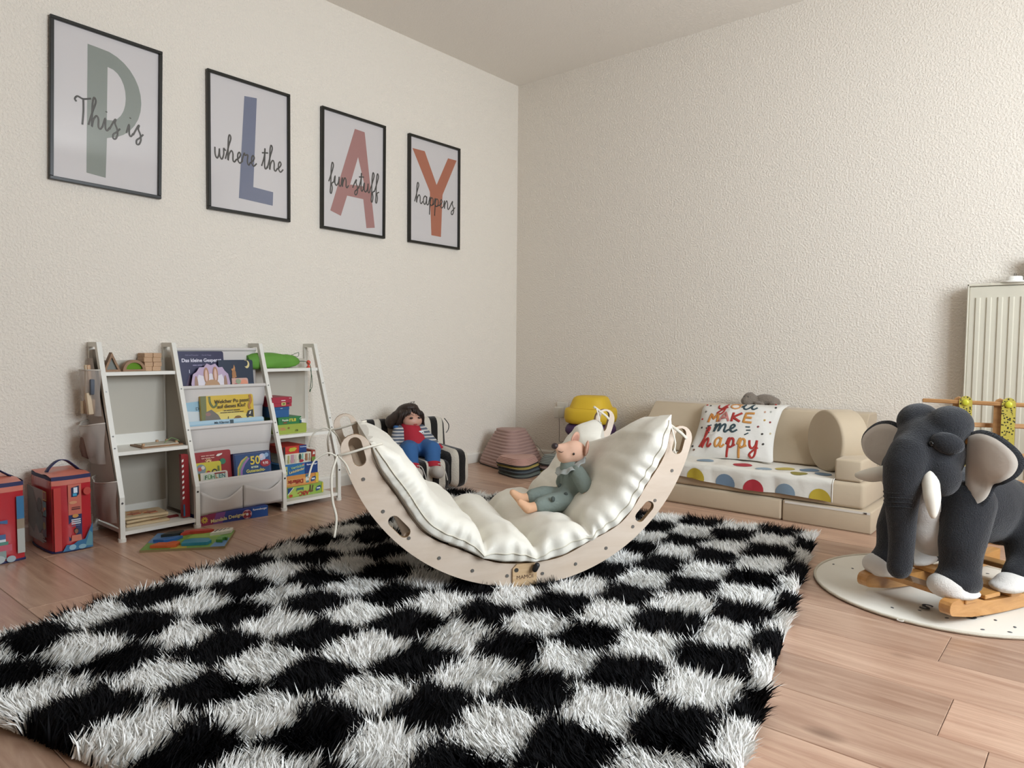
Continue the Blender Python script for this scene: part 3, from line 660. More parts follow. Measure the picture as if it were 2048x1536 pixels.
for k in range(3):
    t = thing('puzzle_board', f'thin wooden puzzle board, {("lowest", "middle", "topmost")[k]} of the pile on the bottom left shelf', 'puzzle', SH(.035+.006*(k % 2), .050+.01*k, .0382+.0125*k), 90+(-3, 4, -6)[k], 'wooden puzzles on the bottom left shelf')
    MB().rbox(0, .165, 0, .125, 0, .010, .002, 1).build('board', mat('plywood_puzzle', '#cbb48f', .6, var=(20, .12)), t)
    mb = MB()
    for j, (cx, cy, cc) in enumerate(((.05, .05, 0), (.09, .07, 1), (.11, .04, 0), (.06, .09, 1))):
        mb.use(cc); mb.prism([(cx+.028*cos(a*pi/5)*(1 if a % 2 else .55), cy+.020*sin(a*pi/5)*(1 if a % 2 else .7)) for a in range(10)], .0102, .0118 if k < 2 else .013, 'xy')
    mb.build('puzzle_pieces', [paint('#a8603f'), paint('#c58f62')], t)

# ---------------------------------------------------------------- right bay: drawstring bag, figure
t = thing('drawstring_bag', 'green mesh drawstring bag lying on the top right shelf', 'bag', SH(.64, .22, .645), 90)
mb = MB()
prof = [(.0, .030, .035), (.03, .040, .042), (.09, .043, .042), (.15, .040, .046), (.20, .036, .036), (.245, .030, .030), (.275, .016, .018), (.285, .004, .006)]
def fn(u, v):
    x = u*.285; i = 0
    while i < len(prof)-2 and prof[i+1][0] < x: i += 1
    a_, b_ = prof[i], prof[i+1]; k = min(1, max(0, (x-a_[0])/(b_[0]-a_[0]))); k = k*k*(3-2*k)
    ry = a_[1]+(b_[1]-a_[1])*k; rz = a_[2]+(b_[2]-a_[2])*k; an = 2*pi*v
    z = rz*sin(an); z = max(z, -rz*.72)
    return (x, ry*cos(an)*(1+.06*sin(5*an+9*u)), .03+z*(1+.08*sin(11*u+3*an)))
M_GREEN = mat('green_mesh_fabric', '#5f9436', .7, bump=(500, .5, .001), var=(14, .25))
mb.grid(fn, 26, 22, cv=True); mb.add([fn(0, j/22) for j in range(22)], [tuple(range(22))])
mb.build('sack', M_GREEN, t, smooth=180)
M_CORD = mat('dark_green_cord', '#3c5a3d', .8)
MB().tube(catmull([(.283, 0, .032), (.298, -.035, .03), (.305, -.062, .012), (.306, -.070, -.03), (.304, -.070, -.075), (.300, -.070, -.10)], 6), .0016, 6).tube(catmull([(.305, -.066, -.01), (.310, -.071, -.05), (.311, -.071, -.09), (.301, -.070, -.108)], 6), .0014, 6).tube([(.301, -.070, -.104), (.297, -.070, -.118)], .0030, 6).tube(catmull([(.24, 0, .062), (.262, -.01, .072), (.275, -.01, .074), (.270, -.01, .055), (.25, 0, .058)], 5), .0013, 6).build('cord', M_CORD, t, smooth=180)
t = thing('toy_figure', 'tiny red suction figure at the right end of the top shelf', 'toy', SH(.957, .19, .645), 90)
M_REDP = mat('red_rubber', '#d8503f', .4)
MB().lathe([(.011, 0), (.010, .004), (.005, .008), (.004, .013), (.006, .016)], 14).build('base', M_REDP, t, smooth=60)
MB().ell((0, 0, .026), (.0105, .0105, .0115), 14, 10).build('head', M_REDP, t, smooth=180)

# ---------------------------------------------------------------- mesh organiser on the left side
def netmat():
    m = bpy.data.materials.new('sheer_net'); m.use_nodes = True; N = m.node_tree.nodes; L = m.node_tree.links
    b = N['Principled BSDF']; b.inputs['Base Color'].default_value = (*C('#d8cfc6'), 1); b.inputs['Roughness'].default_value = .9; b.inputs['Alpha'].default_value = .42
    return m
M_NET = netmat(); M_HEM = mat('white_hem', '#cfc8bd', .8)
t = thing('hanging_organizer', 'sheer net organiser with pockets hanging on the side of the bookcase', 'organizer', SH(0, 0, 0), 90)
o = MB().grid(lambda u, v: (-.0145-.002*sin(9*u+5*v), (1-u)*.26+u*(slant(.70-.64*v)-.02*v+.035*(1-v)), .70-.64*v), 8, 20).build('backing', mat('taupe_net', '#b3a79e', .9, bump=(400, .3, .001)), t, smooth=60, fix=False)
for k, (zt, zb, ya, yb, bulge) in enumerate(((.655, .475, .245, .13, .05), (.45, .29, .265, .10, .055), (.235, .075, .20, .00, .035))):
    def fn(u, v, zt=zt, zb=zb, ya=ya, yb=yb, bulge=bulge, k=k):
        z = zt+(zb-zt)*v+(.012 if k else .0)*sin(pi*u)*(v-1)
        return (-.017-bulge*sin(pi*u)**.6*(1-.55*v**2)-.003*sin(17*u+6*v), ya+(yb-ya)*u-.03*(k == 1)*v*(1-u), z)
    MB().grid(fn, 15, 10).build('pocket', M_NET, t, smooth=80, fix=False)
    MB().tube([fn(i/16, 0) for i in range(17)], .0035, 6, True, .5).build('hem', M_HEM, t, smooth=180)
cols = [M_BEECH, M_WALN, mat('pale_wood_piece', '#cdb89a', .6), mat('slate_toy', '#4f5560', .6)]
spec = [(.205, .52, .07, .018, 0, 'upright pale wooden piece at the back of the net pocket'), (.182, .53, .145, .014, 2, 'tallest pale wooden stick in the net pocket'), (.190, .482, .055, .022, 1, 'round brown wooden piece low in the net pocket'), (.158, .482, .085, .018, 2, 'cream wooden piece at the front of the net pocket'), (.150, .56, .06, .016, 3, 'slate coloured toy piece at the top of the net pocket'), (.215, .482, .05, .024, 2, 'wide pale wooden piece in the far bottom corner of the net pocket'), (.172, .575, .10, .013, 0, 'beech stick leaning out of the net pocket'), (.168, .482, .06, .020, 0, 'beech piece with rounded ends in the middle of the net pocket')]
for y_, z_, h_, r_, c_, lb in spec:
    tg = MB().rbox(-r_*.5, r_*.5, -r_*.6, r_*.6, 0, h_, .003, 2).build('wooden_toy_piece', cols[c_], None, smooth=40, loc=SH(-.040-(.005 if c_ == 2 else 0), y_, z_), rot=(radians(random.uniform(-6, 6)), radians(random.uniform(-6, 6)), pi/2))
    tag(tg, lb, 'toy', 'wooden pieces in the net pocket')
tg = MB().lathe([(.006, 0), (.026, .012), (.034, .05), (.030, .085), (.020, .10)], 14, sx=.7).build('brown_pouch', mat('brown_cloth', '#6b4f43', .9, var=(30, .3)), None, smooth=60, loc=SH(-.042, .19, .305))
tag(tg, 'crumpled brown cloth pouch in the middle net pocket', 'pouch')
# ================================================================ toy bags and puzzle on the floor
M_NAVY = mat('navy_binding', '#1f2150', .6)
M_BAGRED = mat('red_coated_fabric', '#b0262e', .3, bump=(14, .25, .01), coat=.3)
M_BAGTOP = mat('coral_lid_fabric', '#c8705e', .4, bump=(14, .25, .01), coat=.2)
def wob(x, y, z, k): return .004*sin(17*z+k)+.003*sin(23*(x+y)+2*k)
def toy_bag(label, x0, x1, y0, y1, h, seed, front, side):
    t = thing('toy_bag', label, 'bag', (x0, y0, 0), group='red toy brick bags')
    wx, wy = x1-x0, y1-y0
    mb = MB(); nz = 9; ring = []
    def P(a, z):   # a in 0..4 around the box
        k = a % 4; r = .012; i = int(k); f = k-i; cs = [(0, 0), (wx, 0), (wx, wy), (0, wy)]; p, q_ = cs[i], cs[(i+1) % 4]
        x = p[0]+(q_[0]-p[0])*f; y = p[1]+(q_[1]-p[1])*f; b = sin(pi*f)*(.006+.006*sin(pi*z/h))
        nx, ny = [(0, -1), (1, 0), (0, 1), (-1, 0)][i]
        w_ = wob(x, y, z, seed)*sin(pi*f)
        return (x+nx*(b+w_), y+ny*(b+w_), z)
    mb.grid(lambda u, v: P(u*4, v*h*.93), 32, nz, cu=True)
    mb.build('body', M_BAGRED, t, smooth=50)
    MB().grid(lambda u, v: P(u*4, h*(.86+.07*v)), 32, 3, cu=True).build('coral_band', M_BAGTOP, t, smooth=50).scale = (1.004, 1.004, 1)
    MB().grid(lambda u, v: tuple(Vector(P(u*4, h*(.925+.05*v)))), 32, 3, cu=True).build('zip_binding', M_NAVY, t, smooth=50).scale = (1.008, 1.008, 1)
    mb = MB(); mb.grid(lambda u, v: (-.002+u*(wx+.004), -.002+v*(wy+.004), h*.975+.012*sin(pi*u)*sin(pi*v)+.004*sin(9*u+seed)), 10, 10); mb.build('lid', M_BAGTOP, t, smooth=60, fix=False)
    hp = catmull([(wx*.55, wy*.12, h*.985), (wx*.55, wy*.22, h*1.05), (wx*.53, wy*.42, h*1.115), (wx*.53, wy*.62, h*1.11), (wx*.55, wy*.80, h*1.04), (wx*.55, wy*.92, h*.985)], 4)
    hb_ = MB().grid(lambda u, v: hp[round(u*(len(hp)-1))]+Vector(((v-.5)*.034, 0, .004*v)), len(hp), 3).build('carry_handle', M_NAVY, t, smooth=60, fix=False)
    hb_.modifiers.new('solid', 'SOLIDIFY').thickness = .003
    MB().tube([Vector(P(i/8, .004))*1.0 for i in range(33)], .0045, 6).build('bottom_binding', M_NAVY, t, smooth=60)
    # printed panels on the face towards the room (+x) and the end (-y)
    def panel(face, shapes):
        cols = []; mb = MB(); d = .014
        for sh in shapes:
            c = sh[1]
            if c not in cols: cols.append(c)
            mb.use(cols.index(c))
            if sh[0] == 'r':
                a0, a1, z0_, z1_ = sh[2:]; poly = [(a0, z0_), (a1, z0_), (a1, z1_), (a0, z1_)]
            elif sh[0] == 'e': poly = [(sh[2]+sh[4]*cos(2*pi*i/16), sh[3]+sh[5]*sin(2*pi*i/16)) for i in range(16)]
            else: poly = sh[2]
            tr = tessellate_polygon([[Vector((a, b, 0)) for a, b in poly]])
            vs = [((wx+d, a*wy, b*h) if face == 'x' else (a*wx, -d, b*h)) for a, b in poly]
            mb.add(vs, [tuple(k) for k in tr]); d += .0004
        return mb.build('printed_panel', [mat('bagprint_'+c.lstrip('#'), c, .35) for c in cols], t, fix=False)
    panel('x', front); panel('y', side)
    return t
BF = [('r', '#b5362f', .02, .20, .03, .84), ('r', '#c26a58', .38, .72, .46, .86), ('r', '#1f2a56', .38, .72, .14, .47), ('p', '#16244a', [(.46, .70), (.60, .70), (.66, .73), (.66, .84), (.46, .82)]), ('r', '#d8e0ea', .52, .62, .75, .82), ('r', '#3f9ac0', .50, .60, .71, .745),
      ('e', '#c98f6a', .50, .63, .10, .02), ('r', '#5a2a2a', .46, .68, .535, .55), ('r', '#5a2a2a', .46, .68, .56, .57), ('e', '#c08a4a', .55, .455, .08, .025), ('r', '#cfd3da', .44, .68, .40, .415), ('r', '#cfd3da', .44, .68, .375, .39), ('r', '#cfd3da', .44, .68, .35, .365), ('r', '#5f6a8a', .44, .66, .325, .335),
      ('e', '#2a1d1a', .56, .265, .06, .035), ('e', '#8a5a45', .56, .255, .045, .03), ('p', '#c4705c', [(.42, .13), (.44, .21), (.68, .21), (.70, .13)]), ('e', '#b5453a', .86, .76, .10, .05), ('p', '#2f6a92', [(.20, .02), (.30, .10), (.45, .09), (.60, .13), (.78, .14), (.98, .34), (.98, .02)]), ('p', '#5f8f9a', [(.78, .05), (.90, .24), (.97, .20), (.97, .04)]), ('e', '#8fb3c4', .45, .06, .09, .035), ('e', '#7fa8b8', .70, .05, .10, .03)]
BS = [('p', '#8f8880', [(.0, .12), (.80, .12), (.80, .80), (.0, .80)]), ('p', '#55514b', [(.0, .30), (.30, .20), (.55, .50), (.30, .78), (.0, .80)]), ('e', '#241a16', .62, .60, .12, .09), ('p', '#2c2a28', [(.45, .50), (.75, .52), (.80, .32), (.60, .22), (.42, .34)]), ('e', '#9aa8a4', .72, .18, .16, .06), ('r', '#c9b25a', .82, .99, .68, .80), ('r', '#8a3a35', .84, .97, .695, .785), ('r', '#3f8296', .82, .99, .48, .67), ('e', '#a8432f', .87, .56, .03, .03), ('e', '#c9a24a', .94, .58, .04, .02), ('r', '#3a2f52', .82, .99, .22, .475), ('e', '#8f8a45', .90, .36, .07, .05), ('r', '#1b1a30', .82, .99, .155, .195), ('r', '#cfd0d6', .83, .98, .168, .182)]
toy_bag('red toy brick bag with a navy carry handle next to the bookcase', .045, .262, -2.905, -2.778, .285, 1.0, BF, BS)
BF2 = [('r', '#2f6a92', .86, .99, .52, .80), ('r', '#8a7a66', .86, .99, .26, .52), ('r', '#a9aaa4', .86, .99, .10, .40), ('p', '#2f5a86', [(.40, .46), (.55, .50), (.70, .48), (.70, .53), (.40, .52)]), ('r', '#2f5a86', .40, .66, .30, .36), ('r', '#cfd3d8', .40, .66, .27, .30), ('r', '#3f7a6a', .40, .70, .23, .27), ('r', '#b04a5a', .40, .76, .15, .23), ('r', '#7f8f8a', .50, .66, .06, .16), ('e', '#a9b0b0', .52, .06, .12, .05), ('e', '#9aa8ae', .74, .05, .08, .04), ('e', '#c9a24a', .42, .72, .08, .025)]
toy_bag('red toy brick bag cut off by the left edge of the picture', .045, .256, -3.16, -2.990, .285, 2.4, BF2, BS)

t = thing('animal_puzzle', 'colourful chunky wooden animal puzzle lying on the floor in front of the bookcase', 'puzzle', (.476, -2.695, 0), 0)
t.rotation_euler = (0, 0, atan2(.238, .181))
ang = atan2(.238, .181)
# board quadrilateral measured on the floor: near-left, near-right, far-right, far-left
W_, D_ = .292, .240
MB().box(0, W_, 0, D_, 0, .008).build('board', mat('puzzle_edge', '#8a7a52', .6), t)
art_p = MB()
art_cols = ['#6f9440', '#5f86b0', '#7fa04a', '#8fae4f', '#b0a03f']
def on_top(mb, poly, z): mb.flat(poly, z, 'xy')
art_p.use(0).rect(.002, W_-.002, .002, D_-.002, .0084, 'xy'); art_p.use(1).flat([(.002, .10), (.09, .06), (.11, .16), (.06, .238), (.002, .238)], .0087, 'xy')
art_p.use(1).flat([(.24, .002), (.29, .002), (.29, .12), (.25, .11)], .0087, 'xy'); art_p.use(4).flat([(.10, .002), (.16, .002), (.15, .05), (.11, .05)], .0087, 'xy'); art_p.use(3).flat([(.13, .14), (.25, .15), (.24, .23), (.15, .22)], .0087, 'xy')
art_p.build('printed_scene', [paint(c) for c in art_cols], t, fix=False)
PZ = [('orange dog piece', '#c25a2c', [(.03, .02), (.05, .06), (.08, .055), (.10, .07), (.125, .06), (.12, .02), (.09, .015)]),
      ('blue whale piece', '#2f7f96', [(.135, .03), (.135, .075), (.16, .095), (.22, .09), (.235, .06), (.225, .03)]),
      ('green snake piece', '#4f8a3a', [(.250, .06), (.252, .10), (.268, .125), (.285, .11), (.288, .08), (.278, .09), (.270, .08), (.275, .055)]),
      ('black cat piece', '#20231d', [(.03, .17), (.05, .215), (.08, .225), (.10, .235), (.105, .20), (.07, .18)]),
      ('red lizard piece', '#b53a2c', [(.10, .175), (.13, .20), (.18, .205), (.215, .22), (.20, .235), (.15, .232), (.11, .22)]),
      ('zebra piece', '#d8d3c4', [(.21, .16), (.22, .20), (.26, .235), (.285, .235), (.285, .19), (.25, .17)]),
      ('blue bird piece', '#2f5f9a', [(.02, .10), (.05, .12), (.09, .13), (.115, .15), (.10, .115), (.06, .09)])]
for n_, c_, pl in PZ:
    o = MB().prism(pl, .0085, .020, 'xy').build('puzzle_piece', mat('piece_'+c_.lstrip('#'), c_, .4), t, bevel=.001)
o['label'] = 'blue bird piece'
for k in range(4):
    MB().prism([(.222+.014*k, .178+.012*k), (.227+.014*k, .178+.012*k), (.236+.013*k, .215+.004*k), (.231+.013*k, .215+.004*k)], .0201, .0206, 'xy').build('zebra_stripe', paint('#22211e'), t)

# ================================================================ shag rug
RA = radians(13.2); RU = (.297, 2.018); RV = (1.368, 3.625)
def rugw(u, v, z=0): return (u*cos(RA)+v*sin(RA), u*sin(RA)-v*cos(RA), z)
rug = thing('shag_rug', 'long-pile black and white chequered shag rug in the middle of the floor', 'rug')
c4 = [rugw(RU[0]+.012, RV[0]+.012), rugw(RU[1]-.012, RV[0]+.012), rugw(RU[1]-.012, RV[1]-.012), rugw(RU[0]+.012, RV[1]-.012)]
MB().add([(x, y, .0005) for x, y, z in c4]+[(x, y, .009) for x, y, z in c4], [(0, 1, 2, 3), (7, 6, 5, 4), (0, 4, 5, 1), (1, 5, 6, 2), (2, 6, 7, 3), (3, 7, 4, 0)]).build('backing', mat('rug_backing', '#15140f', .9), rug)
ROCK_O = np.array([1.81, -2.102]); ROCK_A = radians(56.08); ROCK_W = .626
def rug_pile(N=270000):
    rng = np.random.default_rng(5)
    nu = int(sqrt(N*(RU[1]-RU[0])/(RV[1]-RV[0]))); nv = N//nu
    gu, gv = np.meshgrid(np.arange(nu), np.arange(nv), indexing='ij')
    u = RU[0]+(gu.ravel()+rng.random(nu*nv))/nu*(RU[1]-RU[0]); v = RV[0]+(gv.ravel()+rng.random(nu*nv))/nv*(RV[1]-RV[0]); n = len(u)
    jit = .0035
    col = np.floor((1.968+.15-(u+rng.normal(0, jit, n)))/.15).astype(int)     # narrow column along the right edge is 0
    row = np.floor((v+rng.normal(0, jit, n)-1.353)/.1626).astype(int)
    white = ((row+col) % 2) == 0
    x = u*cos(RA)+v*sin(RA); y = u*sin(RA)-v*cos(RA)
    # lean direction from a smooth field plus tuft level randomness
    def field(a, b, s):
        return np.sin(a*s*1.7+1.3*np.sin(b*s*1.1))+np.sin(b*s*2.3+.7*np.cos(a*s*1.9)+2)
    tu = np.floor(u/.022)+37*np.floor(v/.022); tr = (np.sin(tu*12.9898)*43758.5453) % 1.0; tr2 = (np.sin(tu*78.233)*12543.123) % 1.0
    ang = field(u, v, 5.)*1.1+field(u+3, v, 13.)*.7+(tr-.5)*2.2+rng.normal(0, .45, n)+2.2
    lean = .30+.22*tr2+rng.normal(0, .14, n); lean = np.clip(lean, .05, 1.15)
    L = .052*(.72+.4*rng.random(n))*(.85+.3*tr)
    L *= np.where(white, .92, 1.03)
    # outward lean at the edges
    eu = np.minimum(u-RU[0], RU[1]-u); ev = np.minimum(v-RV[0], RV[1]-v)
    # flattened under the rocker
    dx = x-ROCK_O[0]; dy = y-ROCK_O[1]; s = dx*cos(ROCK_A)+dy*sin(ROCK_A); wv = -dx*sin(ROCK_A)+dy*cos(ROCK_A)
    for w0 in (.009, ROCK_W-.009):
        z_arc = .60-np.sqrt(np.maximum(0, .57**2-np.minimum(np.abs(s), .56)**2))
        near = (np.abs(wv-w0) < .020) & (np.abs(s) < .4)
        L = np.where(near & (z_arc < .07), np.minimum(L, np.maximum(.012, z_arc*.8-.008)), L)
    # flattened under the armchair's front edge
    base = np.stack([x, y, np.full(n, .006)], 1)
    d = np.stack([np.cos(ang)*np.sin(lean), np.sin(ang)*np.sin(lean), np.cos(lean)], 1)
    mid = base+d*(L*.52)[:, None]
    lean2 = np.clip(lean+.25+.3*rng.random(n), 0, 1.3)
    a2 = ang+rng.normal(0, .25, n)
    d2 = np.stack([np.cos(a2)*np.sin(lean2), np.sin(a2)*np.sin(lean2), np.cos(lean2)], 1)
    tip = mid+d2*(L*.5)[:, None]
    sa = rng.random(n)*2*pi; side = np.stack([np.cos(sa), np.sin(sa), np.zeros(n)], 1)*(.0015+.0008*rng.random(n))[:, None]
    V = np.empty((n, 5, 3), np.float32)
    V[:, 0] = base-side; V[:, 1] = base+side; V[:, 2] = mid-side; V[:, 3] = mid+side; V[:, 4] = tip
    me = bpy.data.meshes.new('pile')
    me.vertices.add(n*5); me.vertices.foreach_set('co', V.reshape(-1))
    b5 = np.arange(n, dtype=np.int64)*5
    loops = np.stack([b5, b5+1, b5+3, b5+2, b5+2, b5+3, b5+4], 1).reshape(-1)
    starts = np.stack([np.arange(n)*7, np.arange(n)*7+4], 1).reshape(-1); tot = np.tile([4, 3], n)
    me.loops.add(len(loops)); me.loops.foreach_set('vertex_index', loops.astype(np.int32))
    me.polygons.add(n*2); me.polygons.foreach_set('loop_start', starts.astype(np.int32)); me.polygons.foreach_set('loop_total', tot.astype(np.int32))
    me.update(calc_edges=True)
    wc = np.array(C('#fdfbf6')); bc_ = np.array(C('#0b0a0c'))
    sh = (.86+.14*rng.random(n))[:, None]
    cc = np.where(white[:, None], wc*sh, bc_*(.6+.9*rng.random(n))[:, None])
    ca = np.ones((n, 5, 4), np.float32); ca[:, :, :3] = cc[:, None, :]
    at = me.color_attributes.new('tuft_colour', 'FLOAT_COLOR', 'POINT'); at.data.foreach_set('color', ca.reshape(-1))
    me.polygons.foreach_set('use_smooth', [True]*len(me.polygons))
    return me
m = bpy.data.materials.new('shag_yarn'); m.use_nodes = True; N_ = m.node_tree.nodes; b_ = N_['Principled BSDF']
va = N_.new('ShaderNodeVertexColor'); va.layer_name = 'tuft_colour'; m.node_tree.links.new(va.outputs[0], b_.inputs['Base Color'])
b_.inputs['Roughness'].default_value = .75; b_.inputs['Specular IOR Level'].default_value = .12
me = rug_pile(); me.materials.append(m)
o = bpy.data.objects.new('pile', me); COL.objects.link(o); o.parent = rug; o['kind'] = 'stuff'

# ================================================================ birch rocker with mattress
M_BIRCH = wood('birch_plywood', '#cfbba6', '#ddccba', 3, (1.5, 1.5, 5), .5)
M_BIRCHE = mat('plywood_edge', '#9c805f', .6, bump=(300, .2, .001))
rk = thing('rocking_arch', 'birch plywood rocking arch with handle holes standing on the shag rug', 'rocker', (1.81, -2.102, 0))
rk.rotation_euler = (0, 0, ROCK_A)
ZC, RO = .60, .57
def pol(r, th): return (r*sin(th), ZC-r*cos(th))
def rin(th):
    a = abs(th)/radians(77)
    return .499-.016*a**1.4+.0065*sin(a*15.5)*min(1, a*3)
def panel_poly():
    A = radians(75.5); out = []
    for i in range(61): out.append(pol(RO, -A+2*A*i/60))
    rm = (RO+rin(A))/2; rr = (RO-rin(A))/2
    for k in range(1, 10):
        a = pi*k/10; # round the end
        r = rm+rr*cos(a); ex = rr*sin(a); out.append(pol(r, A+ex/rm))
    for i in range(61): th = A-2*A*i/60; out.append(pol(rin(th), th))
    for k in range(1, 10):
        a = pi*k/10; r = rm-rr*cos(a); ex = rr*sin(a); out.append(pol(r, -A-ex/rm))
    return out
def slot(thc, hl, r, rc):
    o = []; d = hl/rc
    for k in range(9): a = -pi/2+pi*k/8; o.append(pol(rc+r*sin(a), thc+d+r*cos(a)/rc))
    for k in range(9): a = pi/2+pi*k/8; o.append(pol(rc+r*sin(a), thc-d+r*cos(a)/rc))
    return o
HOLES = [slot(sg*radians(74.5), .024, .0185, .5265) for sg in (-1, 1)]+[slot(sg*radians(47), .022, .017, .532) for sg in (-1, 1)]
pp = panel_poly()
for w0 in (0, ROCK_W-.018):
    o = MB().prism(pp, w0, w0+.018, 'xz', HOLES).build('side_panel', [M_BIRCH, M_BIRCHE], rk, bevel=.0015)
    for p in o.data.polygons:
        if abs(p.normal.y) < .5: p.material_index = 1
M_NUT = mat('bolt_steel', '#8a8782', .35, metal=.6)
for k in range(6):
    for sg in (-1, 1):
        th = sg*radians(6+11.8*k)-radians(.9); x, z = pol(.537, th)
        MB().cyl((x, .0181, z), (x, ROCK_W-.0181, z), .013, 14).build('rung', M_BIRCH, rk, smooth=40)
        MB().cyl((x, -.0018, z), (x, .002, z), .0052, 12).build('bolt', M_NUT, rk, smooth=40)
bd = MB().prism([(-.049, .030), (.028, .030), (.028, .094), (.020, .103), (-.036, .101), (-.049, .088)], -.0062, -.0002, 'xz').build('maker_badge', wood('badge_wood', '#c3a078', '#d6b890', 6, (2, 2, 12), .5), rk, bevel=.001)
MB().cyl((-.037, -.0075, .084), (-.037, -.006, .084), .0065, 14).build('rivet', M_STEEL, bd, smooth=40)
text(bd, 'MAMOI', .0165, mat('burnt_lettering', '#4a2f20', .8), -.010, .061, -.0066, radians(2.5))
MB().capsule((.017, -.020, .086), (.024, -.020, .098), .0085, .0085, 10).cyl((.0205, -.007, .092), (.0205, -.022, .092), .005, 8).build('clamp_knob', mat('black_plastic', '#17181a', .45), bd, smooth=60)

M_SATIN = mat('ivory_sateen', '#e6e1d4', .5, sheen=.2, bump=(22, .22, .012), var=(5, .03), spec=.3)
mt = thing('rocker_mattress', 'puffy ivory mattress lying in the rocking arch', 'mattress', (1.81, -2.102, 0))
mt.rotation_euler = (0, 0, ROCK_A)
SEAMS = [-76, -17, 3, 25, 79]
def mthick(thd):
    for a, b in zip(SEAMS[:-1], SEAMS[1:]):
        if a <= thd <= b:
            f = (thd-a)/(b-a); e = min(f, 1-f)*radians(b-a)*.45/.045
            puff = (1-math.exp(-e*1.5)); top = .106 if a in (-17, 3) else .094
            return .034+(top-.034)*puff
    return .03
def mfn(u, v):
    thd = -76+155*u; th = radians(thd); ph = 2*pi*v
    e = max(0.0, min((thd+76)/8, (79-thd)/8, 1.0))**.5
    W2 = .332*(.92+.08*e); T_ = mthick(thd)*(.30+.70*e)
    sd = min(abs(thd-s_) for s_ in SEAMS)
    c_, s2 = cos(ph), sin(ph)
    k_ = math.copysign(abs(c_)**.34, c_); yv = .313+W2*k_
    edge = 1-abs(k_)
    # boxed border: straight side up to the piping, puffed top
    bord = min(.062, T_*.62)
    if s2 < 0: hh = bord*.5*(1-abs(s2)**.30)
    else: hh = bord*.5+(T_-bord*.5)*abs(s2)**.55
    top = max(0.0, s2)
    wr = .0085*sin(yv*60+3*sin(thd*.11)+thd*.2)*math.exp(-sd/7.)*top
    wr += .0018*sin(yv*15+thd*.21+1.7*sin(yv*8))*top+.0014*sin(thd*.6-yv*31+2*sin(yv*13+thd*.1))*top+.0020*abs(sin(thd*.33+yv*22+2.2*sin(yv*11-thd*.07)))*top
    side = math.exp(-((edge)/.10)**2)
    pull = .0055*sin(thd*1.05+1.5*sin(thd*.23))*side*max(0, 1-abs(s2)*1.3)
    if s2 > 0: hh *= 1-.36*math.exp(-((yv-.31)/.15)**2)*math.exp(-((thd-26)/26)**2)
    if thd > 55: hh *= 1-.16*math.exp(-((yv-.36)/.12)**2)*(thd-55)/24
    yv += pull*k_
    th2 = th
    if thd > 45:
        k = (thd-45)/34; fr = (yv-.313)/.33
        th2 = th+radians(5.0)*k*max(0, -fr)**1.5-radians(5.5)*k*max(0, fr)**1.2-radians(15)*k*math.exp(-((yv-.40)/.10)**2)
    base = rin(max(-1.30, min(1.30, th)))-.0015
    r = base-hh-wr
    x, z = pol(r, th2)
    return (x, yv, z)
mbm = MB(); mbm.grid(mfn, 190, 96, cv=True)
mbm.add([mfn(0, j/96) for j in range(96)], [tuple(range(96))]); mbm.add([mfn(1, j/96) for j in range(96)], [tuple(range(96))])
mbm.build('padding', M_SATIN, mt, smooth=180)
M_PIPE = mat('ivory_piping', '#cfc8b6', .6)
for v0 in (.5-.0008, .0008):
    MB().tube([Vector(mfn(i/150, v0))+Vector((0, -.0015 if v0 > .4 else .0015, 0)) for i in range(2, 149)], .0016, 6).build('piping', M_PIPE, mt, smooth=180)
def ribbon(pts, w=.005, nm='tie'):
    return MB().tube(catmull(pts, 6), w*.75, 6, True, .22, up=(0, 1, .2)).build(nm, mat('ivory_tie', '#ddd6c6', .6), mt, smooth=180)
for yv in (-.012, .60):
    ribbon([(-.435, yv+.02, .480), (-.48, yv-.008, .474), (-.53, yv-.010, .460), (-.562, yv, .452)], .005)
    ribbon([(-.565, yv-.006, .452), (-.59, yv-.012, .462), (-.625, yv-.01, .440), (-.64, yv-.01, .395)], .0035)
    ribbon([(-.560, yv-.006, .452), (-.540, yv-.016, .430), (-.528, yv-.016, .402)], .0035)
    ribbon([(-.562, yv-.006, .452), (-.578, yv-.014, .40), (-.576, yv-.014, .33), (-.566, yv-.014, .28), (-.572, yv-.014, .225)] if yv < .1 else [(-.562, yv-.006, .46), (-.575, yv-.014, .42), (-.57, yv-.014, .36)], .0045)
for yv in (-.012, .60):
    ribbon([(.462, yv+.01, .520), (.485, yv-.010, .500), (.505, yv-.012, .485), (.520, yv-.012, .470)], .006)
    ribbon([(.470, yv, .515), (.480, yv-.012, .46), (.474, yv-.012, .43)], .0035)
    ribbon([(.50, yv+.022, .455), (.498, yv+.022, .43), (.506, yv+.022, .41)], .0035)
# ================================================================ mouse doll on the mattress
ms = thing('mouse_doll', 'pink mouse doll in a grey-green romper sitting on the ivory mattress', 'doll', (1.81+.050*cos(ROCK_A), -2.102+.050*sin(ROCK_A), -.044))
ms.rotation_euler = (0, radians(-9.5), ROCK_A)
M_PINK = mat('blush_cotton', '#dcb198', .8, bump=(350, .2, .001)); M_ROMP = mat('grey_green_muslin', '#7b867f', .85, bump=(60, .5, .006)); M_SKIN = mat('apricot_cotton', '#d3a582', .8)
Y0 = .285
mb = MB().capsule((.268, Y0, .255), (.250, Y0, .345), .062, .036).capsule((.258, Y0, .248), (.205, Y0, .232), .060, .050)
for dy, k in ((-.032, 0), (.030, 1)):
    mb.capsule((.205, Y0+dy, .240), (.150, Y0+dy*1.2, .246+.012*k), .036, .034).capsule((.150, Y0+dy*1.2, .246+.012*k), (.112, Y0+dy*1.3, .248+.014*k), .034, .027)
